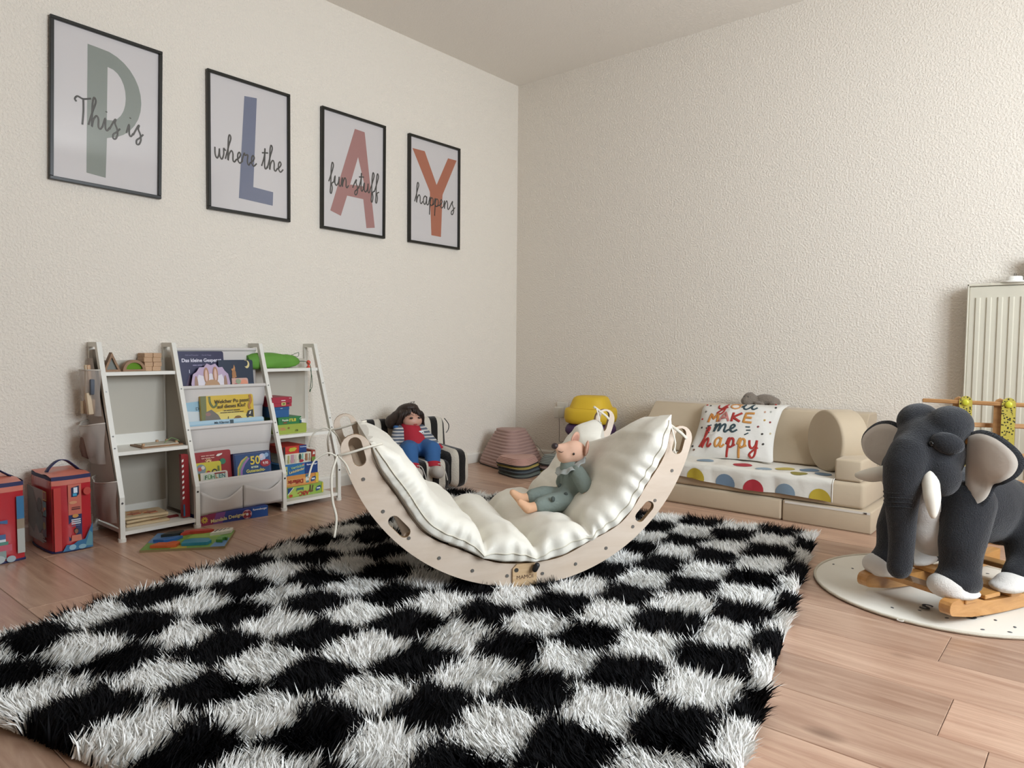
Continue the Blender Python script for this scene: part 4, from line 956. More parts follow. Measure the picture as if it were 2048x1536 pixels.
mb.capsule((.262, Y0-.045, .332), (.268, Y0-.088, .288), .027, .030).capsule((.258, Y0+.045, .330), (.24, Y0+.072, .28), .026, .026)
body = blob(mb, 'romper', M_ROMP, ms, .007, 5)
mb = MB()
for (a_, b_, c_) in ((.268, -.030, .262), (.215, -.040, .266), (.262, -.047, .312), (.285, -.010, .315), (.215, .012, .286), (.16, -.062, .268), (.240, -.045, .232), (.255, .02, .336), (.300, -.086, .284)):
    mb.ell((a_-.010, Y0+b_-.012, c_), (.0075, .005, .010), 8, 6)
mb.build('printed_spots', mat('dark_spot', '#4a524e', .9), ms, smooth=180)['kind'] = 'stuff'
blob(MB().ell((.272, Y0, .397), (.046, .043, .040)).capsule((.262, Y0, .402), (.222, Y0, .420), .034, .016).ell((.246, Y0, .392), (.036, .036, .034)), 'head', M_PINK, ms, .006, 6)
MB().ell((.208, Y0, .430), (.0125, .0125, .011), 14, 10).build('nose', mat('dark_nose', '#2c1d1e', .5), ms, smooth=180)
for dy, x_, z_ in ((-.030, .312, .405), (.034, .298, .432)):
    e = MB().ell((0, 0, 0), (.028, .007, .028), 18, 10, (0, 0, .5)).build('ear', mat('ear_cotton', '#c99c86', .8), ms, smooth=180, loc=(x_, Y0+dy, z_), rot=(.2, .3, .7 if dy < 0 else .2))
    MB().ell((-.001, -.005, 0), (.020, .004, .020), 14, 8, (0, 0, .5)).build('inner_ear', mat('inner_ear', '#b98774', .8), e, smooth=180)
MB().ell((.258, Y0-.0425, .398), (.0035, .002, .0045), 8, 6).build('eye', mat('black_eye', '#15120f', .3), ms, smooth=180)
MB().tube(catmull([(.214, Y0-.012, .412), (.222, Y0-.020, .408), (.232, Y0-.024, .410)], 4), .0012, 5).build('mouth', mat('mouth_thread', '#4a3530', .9), ms)
# frilled collar
def fc(u, v):
    a = 2*pi*u; r = .030+.030*v; z = .004*sin(9*a)*v
    p = Matrix.Rotation(-.35, 3, 'Y') @ Vector((r*cos(a), r*sin(a), z-.008*v)); return (p.x+.252, p.y+Y0, p.z+.357)
o = MB().grid(fc, 60, 5, cu=True).build('collar', mat('grey_collar', '#a9aeac', .85), ms, smooth=180, fix=False); o.modifiers.new('solid', 'SOLIDIFY').thickness = .002
for dy in (-.074, .078):
    x_ = .266 if dy < 0 else .236
    if dy < 0: dy = -.100
    blob(MB().capsule((x_, Y0+dy, .270), (x_-.006, Y0+dy-.004, .240), .017, .020).capsule((x_-.006, Y0+dy-.004, .240), (x_-.012, Y0+dy-.006, .222), .020, .016), 'hand', M_SKIN, ms, .005, 4)
for dy, k in ((-.042, 0), (.040, 1)):
    blob(MB().capsule((.110, Y0+dy, .248+.012*k), (.066, Y0+dy, .246+.016*k), .017, .018).capsule((.066, Y0+dy, .248+.016*k), (.042, Y0+dy, .275+.016*k), .019, .012), 'foot', M_SKIN, ms, .005, 4)

# ================================================================ striped armchair with a doll
def zebra():
    m = bpy.data.materials.new('zebra_fleece'); m.use_nodes = True; N = m.node_tree.nodes; L = m.node_tree.links; b = N['Principled BSDF']
    tc = N.new('ShaderNodeTexCoord'); n = N.new('ShaderNodeTexNoise'); n.inputs['Scale'].default_value = 5; n.inputs['Detail'].default_value = 2
    mp = N.new('ShaderNodeMapping'); mp.inputs['Scale'].default_value = (1, .5, .5); L.new(tc.outputs['Object'], mp.inputs[0]); L.new(mp.outputs[0], n.inputs['Vector'])
    sx = N.new('ShaderNodeSeparateXYZ'); L.new(tc.outputs['Object'], sx.inputs[0])
    a = N.new('ShaderNodeMath'); a.operation = 'MULTIPLY_ADD'; a.inputs[1].default_value = .035; L.new(n.outputs['Fac'], a.inputs[0]); L.new(sx.outputs[0], a.inputs[2])
    s = N.new('ShaderNodeMath'); s.operation = 'MULTIPLY'; s.inputs[1].default_value = 2*pi/.074; L.new(a.outputs[0], s.inputs[0])
    q_ = N.new('ShaderNodeMath'); q_.operation = 'SINE'; L.new(s.outputs[0], q_.inputs[0])
    cr = N.new('ShaderNodeValToRGB'); cr.color_ramp.elements[0].position = .52; cr.color_ramp.elements[1].position = .56
    mr = N.new('ShaderNodeMapRange'); mr.inputs['From Min'].default_value = -1; L.new(q_.outputs[0], mr.inputs['Value']); L.new(mr.outputs[0], cr.inputs[0])
    cr.color_ramp.elements[0].color = (*C('#120f0d'), 1); cr.color_ramp.elements[1].color = (*C('#cfc7b8'), 1)
    L.new(cr.outputs[0], b.inputs['Base Color']); b.inputs['Roughness'].default_value = .95; b.inputs['Sheen Weight'].default_value = .2
    n2 = N.new('ShaderNodeTexNoise'); n2.inputs['Scale'].default_value = 160; bp = N.new('ShaderNodeBump'); bp.inputs['Strength'].default_value = .6; bp.inputs['Distance'].default_value = .006
    L.new(tc.outputs['Object'], n2.inputs['Vector']); L.new(n2.outputs['Fac'], bp.inputs['Height']); L.new(bp.outputs[0], b.inputs['Normal'])
    return m
M_ZEB = zebra()
ac = thing('kids_armchair', 'small plush armchair with black and cream zebra stripes by the left wall', 'armchair', (.31, -1.22, 0), 72)
def soft(mb, nm, m, parent, lv=2):
    return mb.build(nm, m, parent, smooth=180)
soft(MB().rbox(-.125, .125, -.205, .10, .012, .165, .035, 4), 'seat', M_ZEB, ac)
# backrest leaning back, rolled top
mb = MB(); mb.M = Matrix.Translation((0, .165, .0)) @ Matrix.Rotation(radians(-9), 4, 'X'); mb.rbox(-.235, .268, -.065, .045, .012, .355, .045, 4); soft(mb, 'backrest', M_ZEB, ac)
for sg in (-1, 1):
    x0_, x1_ = (.115, .235) if sg > 0 else (-.235, -.115)
    soft(MB().rbox(x0_, x1_, -.215, .14, .012, .215, .05, 4), 'armrest', M_ZEB, ac)
MB().tube(catmull([(.255, .15, .345), (.278, .14, .31), (.276, .14, .28), (.262, .14, .262)], 5), .0025, 6).build('hanging_loop', M_BLK, ac)

dl = thing('play_doll', 'brown-haired doll in red shirt, striped cardigan and blue trousers in the zebra armchair', 'doll', (.31, -1.22, 0), 72)
M_DSKIN = mat('vinyl_skin', '#c99a86', .45); M_DHAIR = mat('brown_doll_hair', '#2f2019', .5, bump=(90, .8, .006), stretch=(1, 1, .15)); M_DBLUE = mat('blue_jersey', '#2f5f96', .8, bump=(50, .3, .004)); M_DRED = mat('red_jersey', '#a91d30', .8)
def striped():
    m = bpy.data.materials.new('striped_jersey'); m.use_nodes = True; N = m.node_tree.nodes; L = m.node_tree.links; b = N['Principled BSDF']
    tc = N.new('ShaderNodeTexCoord'); sx = N.new('ShaderNodeSeparateXYZ'); L.new(tc.outputs['Object'], sx.inputs[0])
    s = N.new('ShaderNodeMath'); s.operation = 'MULTIPLY'; s.inputs[1].default_value = 2*pi/.0165; L.new(sx.outputs[2], s.inputs[0])
    q_ = N.new('ShaderNodeMath'); q_.operation = 'SINE'; L.new(s.outputs[0], q_.inputs[0]); cr = N.new('ShaderNodeValToRGB')
    cr.color_ramp.elements[0].position = .45; cr.color_ramp.elements[1].position = .55; cr.color_ramp.elements[0].color = (*C('#5f6673'), 1); cr.color_ramp.elements[1].color = (*C('#d2cdc6'), 1)
    L.new(q_.outputs[0], cr.inputs[0]); L.new(cr.outputs[0], b.inputs['Base Color']); b.inputs['Roughness'].default_value = .85; return m
M_STR = striped()
blob(MB().ell((.005, .07, .368), (.060, .058, .050)).ell((.005, .03, .352), (.055, .045, .036)).ell((.005, .012, .362), (.010, .012, .010)).ell((-.025, .025, .350), (.022, .022, .018)).ell((.035, .025, .350), (.022, .022, .018)).capsule((.0, .06, .33), (.0, .05, .30), .026, .03), 'head', M_DSKIN, dl, .006, 4)
mb = MB().ell((.005, .088, .388), (.072, .062, .056)).ell((-.058, .085, .362), (.040, .05, .045)).ell((.058, .085, .362), (.030, .045, .040)).ell((-.085, .10, .345), (.035, .04, .04)).ell((.005, .07, .425), (.05, .045, .022))
hb = blob(mb, 'hair', M_DHAIR, dl, .007, 3)
rng = random.Random(3)
mb = MB()
for k in range(70):   # loose strands, fringe and side locks
    a = rng.uniform(-1.25, 1.25); x_ = .005+.066*sin(a)*(1.25 if a < 0 else 1.05)
    zt = .428-.03*abs(sin(a)); ln = rng.uniform(.035, .055)+.055*abs(sin(a))
    mb.tube(catmull([(x_*.6, .075, zt+.012), (x_*.95, .022+rng.uniform(-.006, .006), zt-.012), (x_*1.12+rng.uniform(-.01, .01), .028+.03*abs(sin(a)), zt-ln)], 4), [.0042]*4+[.003]*4+[.001], 5)
for k in range(5):
    mb.tube(catmull([(rng.uniform(-.03, .03), .08, .435), (rng.uniform(-.06, .04), .05, .445+rng.uniform(0, .012)), (rng.uniform(-.09, .07), .06, .40)], 5), .0010, 4)
mb.build('hair_strands', M_DHAIR, hb, smooth=180)['kind'] = 'stuff'
for sg in (-1, 1):
    MB().ell((.006+sg*.024, -.010, .373), (.010, .005, .0055), 10, 8).build('eye', mat('doll_eye', '#2a1a16', .2), dl, smooth=180)
    MB().tube(catmull([(.006+sg*.012, -.012, .388), (.006+sg*.024, -.010, .392), (.006+sg*.037, -.004, .387)], 4), .0016, 5).build('eyebrow', M_DHAIR, dl)
MB().ell((.006, -.010, .338), (.012, .006, .004), 10, 8).build('lips', mat('doll_lips', '#a8403c', .4), dl, smooth=180)
blob(MB().capsule((-.005, .045, .305), (-.002, -.01, .235), .058, .066).ell((-.005, .045, .300), (.070, .045, .035)), 'shirt', M_DRED, dl, .007, 5)
bw = MB().ell((.028, -.026, .293), (.021, .006, .013), 16, 10, (.35, 0, 0)).build('animal_patch', mat('white_patch', '#dfe3e4', .8), dl, smooth=180)
MB().ell((.021, -.033, .295), (.0026, .002, .0026), 8, 6).ell((.037, -.033, .295), (.0026, .002, .0026), 8, 6).build('patch_eye', mat('patch_eye', '#1b1b22', .5), bw)['kind'] = 'stuff'
mb = MB()
mb.capsule((-.066, .045, .30), (-.108, .01, .225), .034, .028).capsule((-.108, .01, .225), (-.120, -.04, .175), .028, .024).capsule((-.056, .03, .30), (-.066, -.005, .238), .025, .022)
blob(mb, 'cardigan_sleeve', M_STR, dl, .007, 3)
mb = MB().capsule((.062, .045, .30), (.100, .0, .245), .032, .028).capsule((.100, 0, .245), (.128, -.045, .205), .028, .021).capsule((.054, .03, .30), (.068, -.01, .235), .024, .022)
blob(mb, 'cardigan_sleeve', M_STR, dl, .007, 3)
MB().ell((-.074, .05, .318), (.022, .026, .014), 12, 8, (0, .3, 0)).build('cardigan_collar', M_DBLUE, dl, smooth=180)
MB().tube([(.122, -.036, .213), (.134, -.055, .196)], [.0235, .022], 14).build('sleeve_cuff', M_DRED, dl, smooth=40)
def mini_hand(px, m):
    mb = MB().ell(px, (.017, .017, .012))
    for k in range(4): mb.capsule((px[0]-.011+.0075*k, px[1]-.010, px[2]), (px[0]-.012+.008*k, px[1]-.026+.003*abs(k-1.5), px[2]-.006), .0052, .0042, 8)
    mb.capsule((px[0]-.012, px[1]-.002, px[2]), (px[0]-.022, px[1]-.012, px[2]-.002), .0055, .0045, 8)
    return blob(mb, 'hand', m, dl, .0035, 2)
mini_hand((.142, -.072, .186), mat('speckled_mitten', '#c9ccd2', .8, var=(160, .5))); mini_hand((-.124, -.062, .160), M_DSKIN)
mb = MB().ell((-.002, -.02, .215), (.092, .062, .052))
mb.capsule((-.045, -.04, .212), (-.078, -.12, .215), .052, .048).capsule((-.078, -.12, .215), (-.090, -.175, .150), .046, .038)
mb.capsule((.042, -.04, .212), (.052, -.12, .212), .052, .048).capsule((.052, -.12, .212), (.030, -.175, .150), .046, .038)
blob(mb, 'trousers', M_DBLUE, dl, .008, 5)
for x_, z_ in ((-.091, .142), (.028, .142)):
    MB().tube([(x_+.002, -.176, z_+.010), (x_-.002, -.188, z_-.014)], .039, 18).build('trouser_cuff', M_DRED, dl, smooth=40)
M_SHOE = mat('grey_white_canvas', '#bdb5ac', .8)
for x_, z_ in ((-.092, .120), (.024, .120)):
    s_ = blob(MB().capsule((x_, -.195, z_-.005), (x_+.004, -.245, z_-.008), .034, .031).ell((x_+.002, -.240, z_-.004), (.033, .036, .033)), 'shoe', M_SHOE, dl, .006, 4)
    MB().tube(catmull([(x_-.01, -.20, z_+.028), (x_+.03, -.225, z_+.03), (x_+.045, -.245, z_-.01), (x_+.052, -.252, z_-.05)], 5), .0028, 6).build('shoelace', mat('lace', '#d3ccc3', .8), s_, smooth=180)
# ================================================================ stepping stones and stacking stones in the corner
def tri(rot, k=.17):
    def f(a): return 1+k*cos(3*(a-rot))+.02*cos(6*(a-rot))
    return f
def ridged(name, label, col, c, r0, r1, h, n, rot, z0=0, sy=1.0, rim='#2f2e2c', group='ridged stepping stones', hollow=False):
    t = thing(name, label, 'stepping stone', (c[0], c[1], z0), group=group)
    prof = []
    for i in range(n):
        f0 = i/n; f1 = (i+1)/n; e = 1.25
        ra = r0+(r1-r0)*f0**e; rb = r0+(r1-r0)*f1**e; za = .008+(h-.008)*f0; zb = .008+(h-.008)*f1
        prof += [(ra, za), (ra+.0015, za+(zb-za)*.55), (ra-.002, za+(zb-za)*.8)]
    prof += [(r1, h-.002), (r1-.008, h), (.002, h)]
    MB().lathe(prof, 60, nfun=tri(rot), sy=sy).build('shell', mat('stone_'+col.lstrip('#'), col, .55), t, smooth=35)
    MB().lathe([(r0*.985, 0), (r0+.002, .002), (r0+.002, .008), (r0*.97, .009)], 60, nfun=tri(rot), sy=sy).build('rubber_rim', mat('rim_'+rim.lstrip('#'), rim, .8), t, smooth=35)
    return t
CR = radians(-50)
ridged('stepping_stone', 'tall pink ridged stepping stone in the room corner', '#a88980', (.238, -.328), .186, .076, .235, 12, CR)
for k, (col, r0, h, lb) in enumerate((('#6d736c', .122, .022, 'flat grey-green stepping stone at the bottom of the small pile'), ('#5d6468', .120, .020, 'flat slate blue stepping stone, second of the small pile'), ('#b5a05a', .117, .020, 'flat yellow stepping stone, third of the small pile'), ('#bb9488', .115, .046, 'low pink ridged stepping stone on top of the small pile'))):
    ridged('stepping_stone', lb, col, (.495+.004*(1-k), -.545-.003*k), r0, r0*.78, h, 2 if k < 3 else 5, CR+.05*k, z0=(.0, .0225, .043, .0635)[k])
for k, (col, r0, h, lb) in enumerate((('#a59a58', .080, .028, 'yellow stepping stone at the bottom of the pile behind the mouse doll'), ('#9a8078', .080, .028, 'dusky pink stepping stone in the pile behind the mouse doll'), ('#7d827c', .079, .062, 'grey-green ridged stepping stone on top of the pile behind the mouse doll'))):
    ridged('stepping_stone', lb, col, (.645, -.400), r0, r0*.66, h, 2 if k < 2 else 6, CR+.4, z0=(0, .0285, .057)[k])
SH_ = 0
for k, (col, nm, lb) in enumerate((('#b23a2c', 'red', 'at the bottom of the rainbow stack'), ('#c85a24', 'orange', 'below the green one in the rainbow stack'), ('#357a52', 'green', 'in the middle of the rainbow stack'), ('#43264f', 'purple', 'under the yellow one in the rainbow stack'), ('#d9b32a', 'yellow', 'with its domed top on the rainbow stack'))):
    z0_ = .0752*k; r = .142 if k < 4 else .148
    t = thing('stacking_stone', f'{nm} foam stacking stone {lb}', 'stacking stone', (.770, -.215, z0_), 14, 'rainbow foam stacking stones')
    m_ = mat('foam_'+nm, col, .6, bump=(300, .12, .001))
    if k < 4:
        MB().lathe([(r*.72, 0), (r*.90, .008), (r, .028), (r, .046), (r*.93, .066), (r*.84, .074), (.01, .075)], 48, n=3.0).build('foam_shell', m_, t, smooth=50)
    else:
        MB().lathe([(r*.80, 0), (r*.95, .010), (r, .035), (r*.99, .075), (r*.95, .090), (r*.88, .094), (.01, .0945)], 48, n=3.0).build('foam_shell', m_, t, smooth=50)
        MB().lathe([(r*.82, .0947), (r*.76, .115), (r*.70, .140), (r*.64, .155), (r*.54, .163), (.01, .165)], 48, n=3.0).build('dome', m_, t, smooth=50)
# wall socket with charger
t = thing('wall_socket', 'white wall socket between the corner and the rainbow stack', 'socket', (.405, 0, .352), 0)
MB().rbox(-.041, .041, -.011, -.0005, -.041, .041, .003, 2).build('plate', M_TRIM, t)
t = thing('plug_charger', 'white plug-in charger with a thin cable in the wall socket', 'charger', (.405, -.0115, .335), 0)
MB().rbox(-.021, .021, -.060, -.0005, -.042, .030, .006, 3).build('body', mat('white_plastic', '#dcd7cb', .4), t, smooth=40)
MB().tube(catmull([(0, -.030, -.043), (.002, -.028, -.09), (-.004, -.02, -.15), (.01, -.03, -.20), (.10, -.05, -.17)], 7), .0018, 6).tube(catmull([(.10, -.05, -.17), (.0, -.08, -.26), (-.06, -.10, -.285), (-.11, -.10, -.24), (-.14, -.11, -.225), (-.155, -.12, -.245)], 7), .0018, 6).build('cable', mat('grey_cable', '#7d766c', .7), t, smooth=180)['label'] = 'thin grey cable'

# ================================================================ modular foam sofa along the back wall
M_SUEDE = mat('cream_microsuede', '#c2b096', .9, var=(5, .06), bump=(60, .12, .003), sheen=.2)
def foam(name, label, x0, x1, y0, y1, z0, z1, b=.012, zipz=None, group='foam sofa blocks'):
    t = thing(name, label, 'foam block', (x0, y0, z0), group=group)
    MB().rbox(0, x1-x0, 0, y1-y0, 0, z1-z0, b, 3).build('cushion', M_SUEDE, t, smooth=40)
    if zipz is not None:
        MB().box(.01, x1-x0-.006, -.0012, .0004, zipz-.005, zipz+.005).build('zip', mat('pale_zip', '#e3ddd2', .4), t)
        MB().box(x1-x0-.030, x1-x0-.018, -.003, -.0012, zipz-.003, zipz+.003).build('zip_pull', M_STEEL, t)
    return t
foam('foam_block', 'long cream foam base block on the floor behind the rocking arch', 1.16, 2.058, -.625, -.03, 0, .093)
foam('foam_block', 'cream foam base block with a pale zip at the right end of the sofa', 2.062, 2.423, -.625, -.16, 0, .093, .006, .085)
foam('foam_block', 'small cream foam block on the floor behind the right end of the sofa', 2.20, 2.47, -.150, -.035, 0, .092, .006)
foam('foam_mattress', 'thick cream foam seat slab lying on the two base blocks', 1.14, 2.392, -.618, -.03, .0935, .205, .018)
t = thing('foam_wedge', 'long cream foam wedge used as the sofa backrest against the wall', 'foam block', (1.13, -.03, .2055), group='foam sofa blocks')
mb = MB(); W_ = 1.165
prof = [(0, .002), (-.285, .002), (-.290, .008), (-.150, .240), (-.138, .250), (-.012, .250), (0, .240)]
vs = []
for sx_, xs in ((0, .012), (1, W_)):
    for (a, b) in prof: vs.append(((0.0 if sx_ == 0 else W_)+(.05*b/.25 if sx_ == 0 else 0), a, b))
n_ = len(prof); fs = [tuple(range(n_)), tuple(range(2*n_-1, n_-1, -1))]+[(i, (i+1) % n_, n_+(i+1) % n_, n_+i) for i in range(n_)]
mb.add(vs, fs); mb.build('cushion', M_SUEDE, t, smooth=40, bevel=.012)
foam('foam_cuboid', 'cream foam block forming the right armrest of the sofa', 2.270, 2.378, -.612, -.36, .2055, .297, .010)
t = thing('foam_drum', 'round cream foam drum standing on its side at the right of the sofa', 'foam drum', (2.170, -.425, .2065+.140))
ax = Vector((.66, .75, 0)).normalized()
t.rotation_euler = (0, 0, atan2(ax.y, ax.x))
mb = MB(); R_ = .1395; pr = [(0, .002), (0, R_*.93), (.004, R_*.98), (.012, R_), (.118, R_), (.126, R_*.98), (.130, R_*.93), (.130, .002)]
vs = []; fs = []; sg_ = 48
for (x, r) in pr:
    for j in range(sg_): vs.append((x, r*cos(2*pi*j/sg_), r*sin(2*pi*j/sg_)))
for i in range(len(pr)-1):
    for j in range(sg_): fs.append((i*sg_+j, i*sg_+(j+1) % sg_, (i+1)*sg_+(j+1) % sg_, (i+1)*sg_+j))
fs.append(tuple(range(sg_))); fs.append(tuple((len(pr)-1)*sg_+j for j in range(sg_)))
mb.add(vs, fs).build('drum_cushion', M_SUEDE, t, smooth=50)
# dotted blanket
bl = thing('dotted_blanket', 'white blanket with big blue, red and yellow dots spread over the sofa seat', 'blanket')
M_BLK_ = mat('white_cotton_blanket', '#ddd8cd', .85, bump=(40, .25, .006))
BX0, BX1 = 1.22, 2.270
def cloth(a, b, off=.0):
    """a along the sofa in metres, b from the front hem backwards"""
    drop = .085+.012*sin(a*3.1+.4)+.006*sin(a*11); wv = .004*sin(a*23+b*9)+.003*sin(a*41+2)
    if b < drop-.012:
        f = 1-b/drop; return (a, -.6225-.004-off-abs(wv)-.006*f*(1+sin(a*27)), .205-(drop-b)+.002)
    if b < drop+.02:
        k = (b-drop+.012)/.032; an = k*pi/2
        return (a, -.6225-.004+.018*(1-cos(an))-off*cos(an), .193+.0145*sin(an)+off*sin(an))
    return (a, -.6085+(b-drop-.02), .2078+off+abs(wv)*.55)
def blank(u, v): return cloth(BX0+u*(BX1-BX0), v*.36)
MB().grid(blank, 110, 46).build('cloth', M_BLK_, bl, smooth=180, fix=False)
dots = [('#b79f33', 1.655, .006, .046), ('#6f8498', 1.800, .008, .046), ('#a92c36', 1.935, .004, .047), ('#8195a5', 2.075, .002, .045), ('#b79f33', 2.222, .004, .044),
        ('#7f93a3', 1.655, .165, .042), ('#a92c36', 1.840, .185, .044), ('#b8a450', 2.030, .205, .042), ('#93a3ae', 1.955, .145, .036), ('#8a7f3a', 2.115, .135, .036), ('#6f8498', 2.125, .245, .042), ('#6f8498', 2.20, .195, .036), ('#b79f33', 1.47, .20, .042), ('#a92c36', 1.40, .04, .043)]
for c_, a_, b_, r_ in dots:
    poly = [(a_+r_*cos(2*pi*i/22), max(.0, b_+r_*sin(2*pi*i/22))) for i in range(22)]
    vs = [cloth(x, y, .0016) for x, y in poly]+[cloth(a_+(x-a_)*.6, max(0, b_+(y-b_)*.6), .0016) for x, y in poly]+[cloth(a_, max(0.002, b_), .0016)]
    fs = [(i, (i+1) % 22, 22+(i+1) % 22, 22+i) for i in range(22)]+[(22+i, 22+(i+1) % 22, 44) for i in range(22)]
    MB().add(vs, fs).build('printed_dot', mat('dot_'+c_.lstrip('#'), c_, .85), bl, smooth=180, fix=False)
MB().tube([cloth(BX1, i*.01, .001) for i in range(34)], .0022, 6).build('side_hem', mat('hem_white', '#e3dfd6', .8), bl, smooth=180)

# printed pillow
pl = thing('printed_pillow', 'white pillow printed You make me happy leaning on the sofa wedge', 'pillow', (1.722, -.436, .206))
pl.rotation_euler = (radians(-41), radians(-3), radians(2))
PWd, PHt = .440, .385
def pil(u, v, side=-1, off=0):
    x = (u-.5)*PWd; z = v*PHt; e = (4*u*(1-u))**.55*(4*v*(1-v))**.55
    pinch = 1-.11*(4*v*(1-v)); pz = 1-.06*(4*u*(1-u))
    x *= pinch+.02; z = PHt/2+(z-PHt/2)*pz
    fold = .006*sin(u*19+v*9)*e*(1-e)*2+.007*math.exp(-((u-.25-v*.25)/.05)**2)*e
    y = side*(.055*e+fold)
    if v > .80: y += .34*(v-.80)**1.3*1.2          # top folds back over the wedge
    return (x, y+side*off, z)
mb = MB(); mb.grid(lambda u, v: pil(u, v, -1), 40, 40).grid(lambda u, v: pil(u, v, 1), 40, 40)
o = mb.build('cushion', mat('pillow_cotton', '#dedad2', .85, bump=(22, .25, .01)), pl, smooth=180)
def pstroke(word, u0, v0, su, sv, cols, rad=.0042, gap=0, parts=None):
    x = 0; tot = sum(GL[c][1] for c in word)+gap*(len(word)-1)
    for k, ch in enumerate(word):
        st, adv = GL[ch]; mb = MB()
        for s_ in st:
            pts = catmull([((u0+(px+x)*su), 0, v0+py*sv) for px, py in s_], 5)
            mb.tube([pil(min(.98, max(.02, p.x)), min(.99, max(.01, p.z)), -1, .0016) for p in pts], rad, 6, True, .3, up=(0, 1, 0))
        c_ = cols[k % len(cols)]; mb.build('printed_letter', mat('pillow_'+c_.lstrip('#'), c_, .85), pl, smooth=180); x += adv+gap
def pblock(ch_strokes, u0, v0, w, h, c_, rad=.0065):
    mb = MB()
    for s_ in ch_strokes:
        pts = []
        for i in range(len(s_)-1):
            for j in range(6): pts.append((s_[i][0]+(s_[i+1][0]-s_[i][0])*j/6, s_[i][1]+(s_[i+1][1]-s_[i][1])*j/6))
        pts.append(s_[-1])
        mb.tube([pil(u0+a*w, v0+b*h, -1, .0016) for a, b in pts], rad, 6, True, .25, up=(0, 1, 0))
    mb.build('printed_letter', mat('pillow_'+c_.lstrip('#'), c_, .85), pl, smooth=180)
BLOCK = {'M': [[(0, 0), (.12, 1), (.5, .35), (.88, 1), (1, 0)]], 'A': [[(0, 0), (.5, 1), (1, 0)], [(.2, .35), (.8, .35)]], 'K': [[(.1, 0), (.1, 1)], [(.95, 1), (.15, .45), (.95, 0)]], 'E': [[(.95, 1), (.15, 1), (.1, 0), (.9, 0)], [(.12, .5), (.8, .5)]]}
for k, (ch, c_) in enumerate(zip('MAKE', ('#c2803f', '#bd7a72', '#a8342d', '#c78a45'))): pblock(BLOCK[ch], .17+k*.150, .515, .125, .155, c_, .0066)
pstroke('you', .25, .745, .155, .110, ['#a8342d', '#c98f58', '#34464c'], .0046)
pstroke('me', .28, .345, .130, .115, ['#34464c'], .0055)
pstroke('happy', .145, .125, .108, .125, ['#a8342d', '#c78a45'], .0060, gap=.28)
for k, (u_, v_, c_) in enumerate([(.06, .90, '#a8342d'), (.12, .86, '#3a3733'), (.09, .72, '#6f675d'), (.06, .60, '#a8342d'), (.09, .45, '#3a2f2c'), (.88, .93, '#a8342d'), (.93, .82, '#3a3733'), (.84, .72, '#c9a08a'), (.90, .74, '#b5b5ad'), (.87, .58, '#c7a25a'), (.93, .57, '#8d3a3a'), (.82, .46, '#8d4a4a'), (.88, .36, '#4a4640'), (.90, .22, '#3a3733'), (.05, .16, '#3a3733'), (.09, .10, '#6b4a3a'), (.96, .40, '#c9b99a')]):
    p = Vector(pil(u_, v_, -1, .0012)); MB().ell(p, (.0062, .0016, .0062), 10, 6).build('printed_dot', mat('pillow_'+c_.lstrip('#'), c_, .85), pl, smooth=180)
for k, (u_, v_, a_) in enumerate([(.205, .455, -.3), (.19, .41, .3), (.21, .355, .9), (.70, .44, .0), (.715, .39, -.05), (.70, .33, -.6)]):
    p = Vector(pil(u_, v_, -1, .0016)); MB().tube([p-Vector((.011*cos(a_), 0, .011*sin(-a_))), p+Vector((.011*cos(a_), 0, .011*sin(-a_)))], .0036, 6, True, .3, up=(0, 1, 0)).build('printed_dash', mat('pillow_34464c', ''), pl, smooth=180)

# grey plush animal lying on the wedge
t = thing('plush_hippo', 'small grey-brown plush animal lying on top of the sofa wedge above the pillow', 'plush toy', (1.755, -.125, .4565))
M_GBR = mat('taupe_plush', '#7f7468', .95, bump=(140, .8, .006), sheen=.3)
blob(MB().ell((.03, .01, .032), (.062, .034, .033)).ell((.07, .015, .025), (.035, .035, .026)).ell((-.045, -.012, .036), (.036, .034, .036)).ell((-.055, -.030, .026), (.030, .026, .024)).capsule((.0, -.03, .013), (.035, -.045, .013), .014, .012).capsule((.075, -.02, .013), (.10, -.035, .013), .015, .013).ell((-.04, .0, .068), (.008, .006, .008)).ell((-.058, .006, .066), (.008, .006, .008)), 'body', M_GBR, t, .006, 3)
for dx in (-.012, .010): MB().ell((-.052+dx, -.043, .050), (.0028, .002, .0028), 8, 6).build('eye', mat('black_eye', ''), t, smooth=180)
# ball behind the sofa end
t = thing('toy_ball', 'red and yellow toy ball on the floor between the sofa and the elephant', 'ball', (2.492, -.40, .0605))
mb = MB(); mb.ell((0, 0, 0), (.06, .06, .06), 28, 18); mb.build('ball_skin', mat('red_yellow_ball', '#a8452f', .35, var=(14, .6)), t, smooth=180)

# ================================================================ radiator
rd = thing('radiator', 'white panel radiator with vertical ribs on the right of the back wall', 'radiator', (2.652, -.002, .12), 0)
RW, RH = 1.20, .925; M_RAD = mat('radiator_enamel', '#d2ccba', .35)
MB().rbox(.006, RW, -.098, -.030, 0, RH-.012, .004, 1).build('body', M_RAD, rd, smooth=30)
k = 0; x = .030
rib = None
while x < RW-.04:
    if rib is None:
        mb = MB(); pr = [(0, 0), (.004, -.006), (.017, -.006), (.021, 0)]
        vs = [(a, b, z) for z in (.045, RH-.060) for a, b in pr]+[(.0105, 0, .035), (.0105, 0, RH-.050)]
        mb.add(vs, [(0, 1, 5, 4), (1, 2, 6, 5), (2, 3, 7, 6), (4, 5, 6, 7), (0, 3, 2, 1)]); rib = mb.build('rib', M_RAD, rd, smooth=30); rib.location = (x, -.0981, 0)
    else:
        o = bpy.data.objects.new('rib', rib.data); COL.objects.link(o); o.parent = rd; o.location = (x, -.0981, 0)
    x += .040
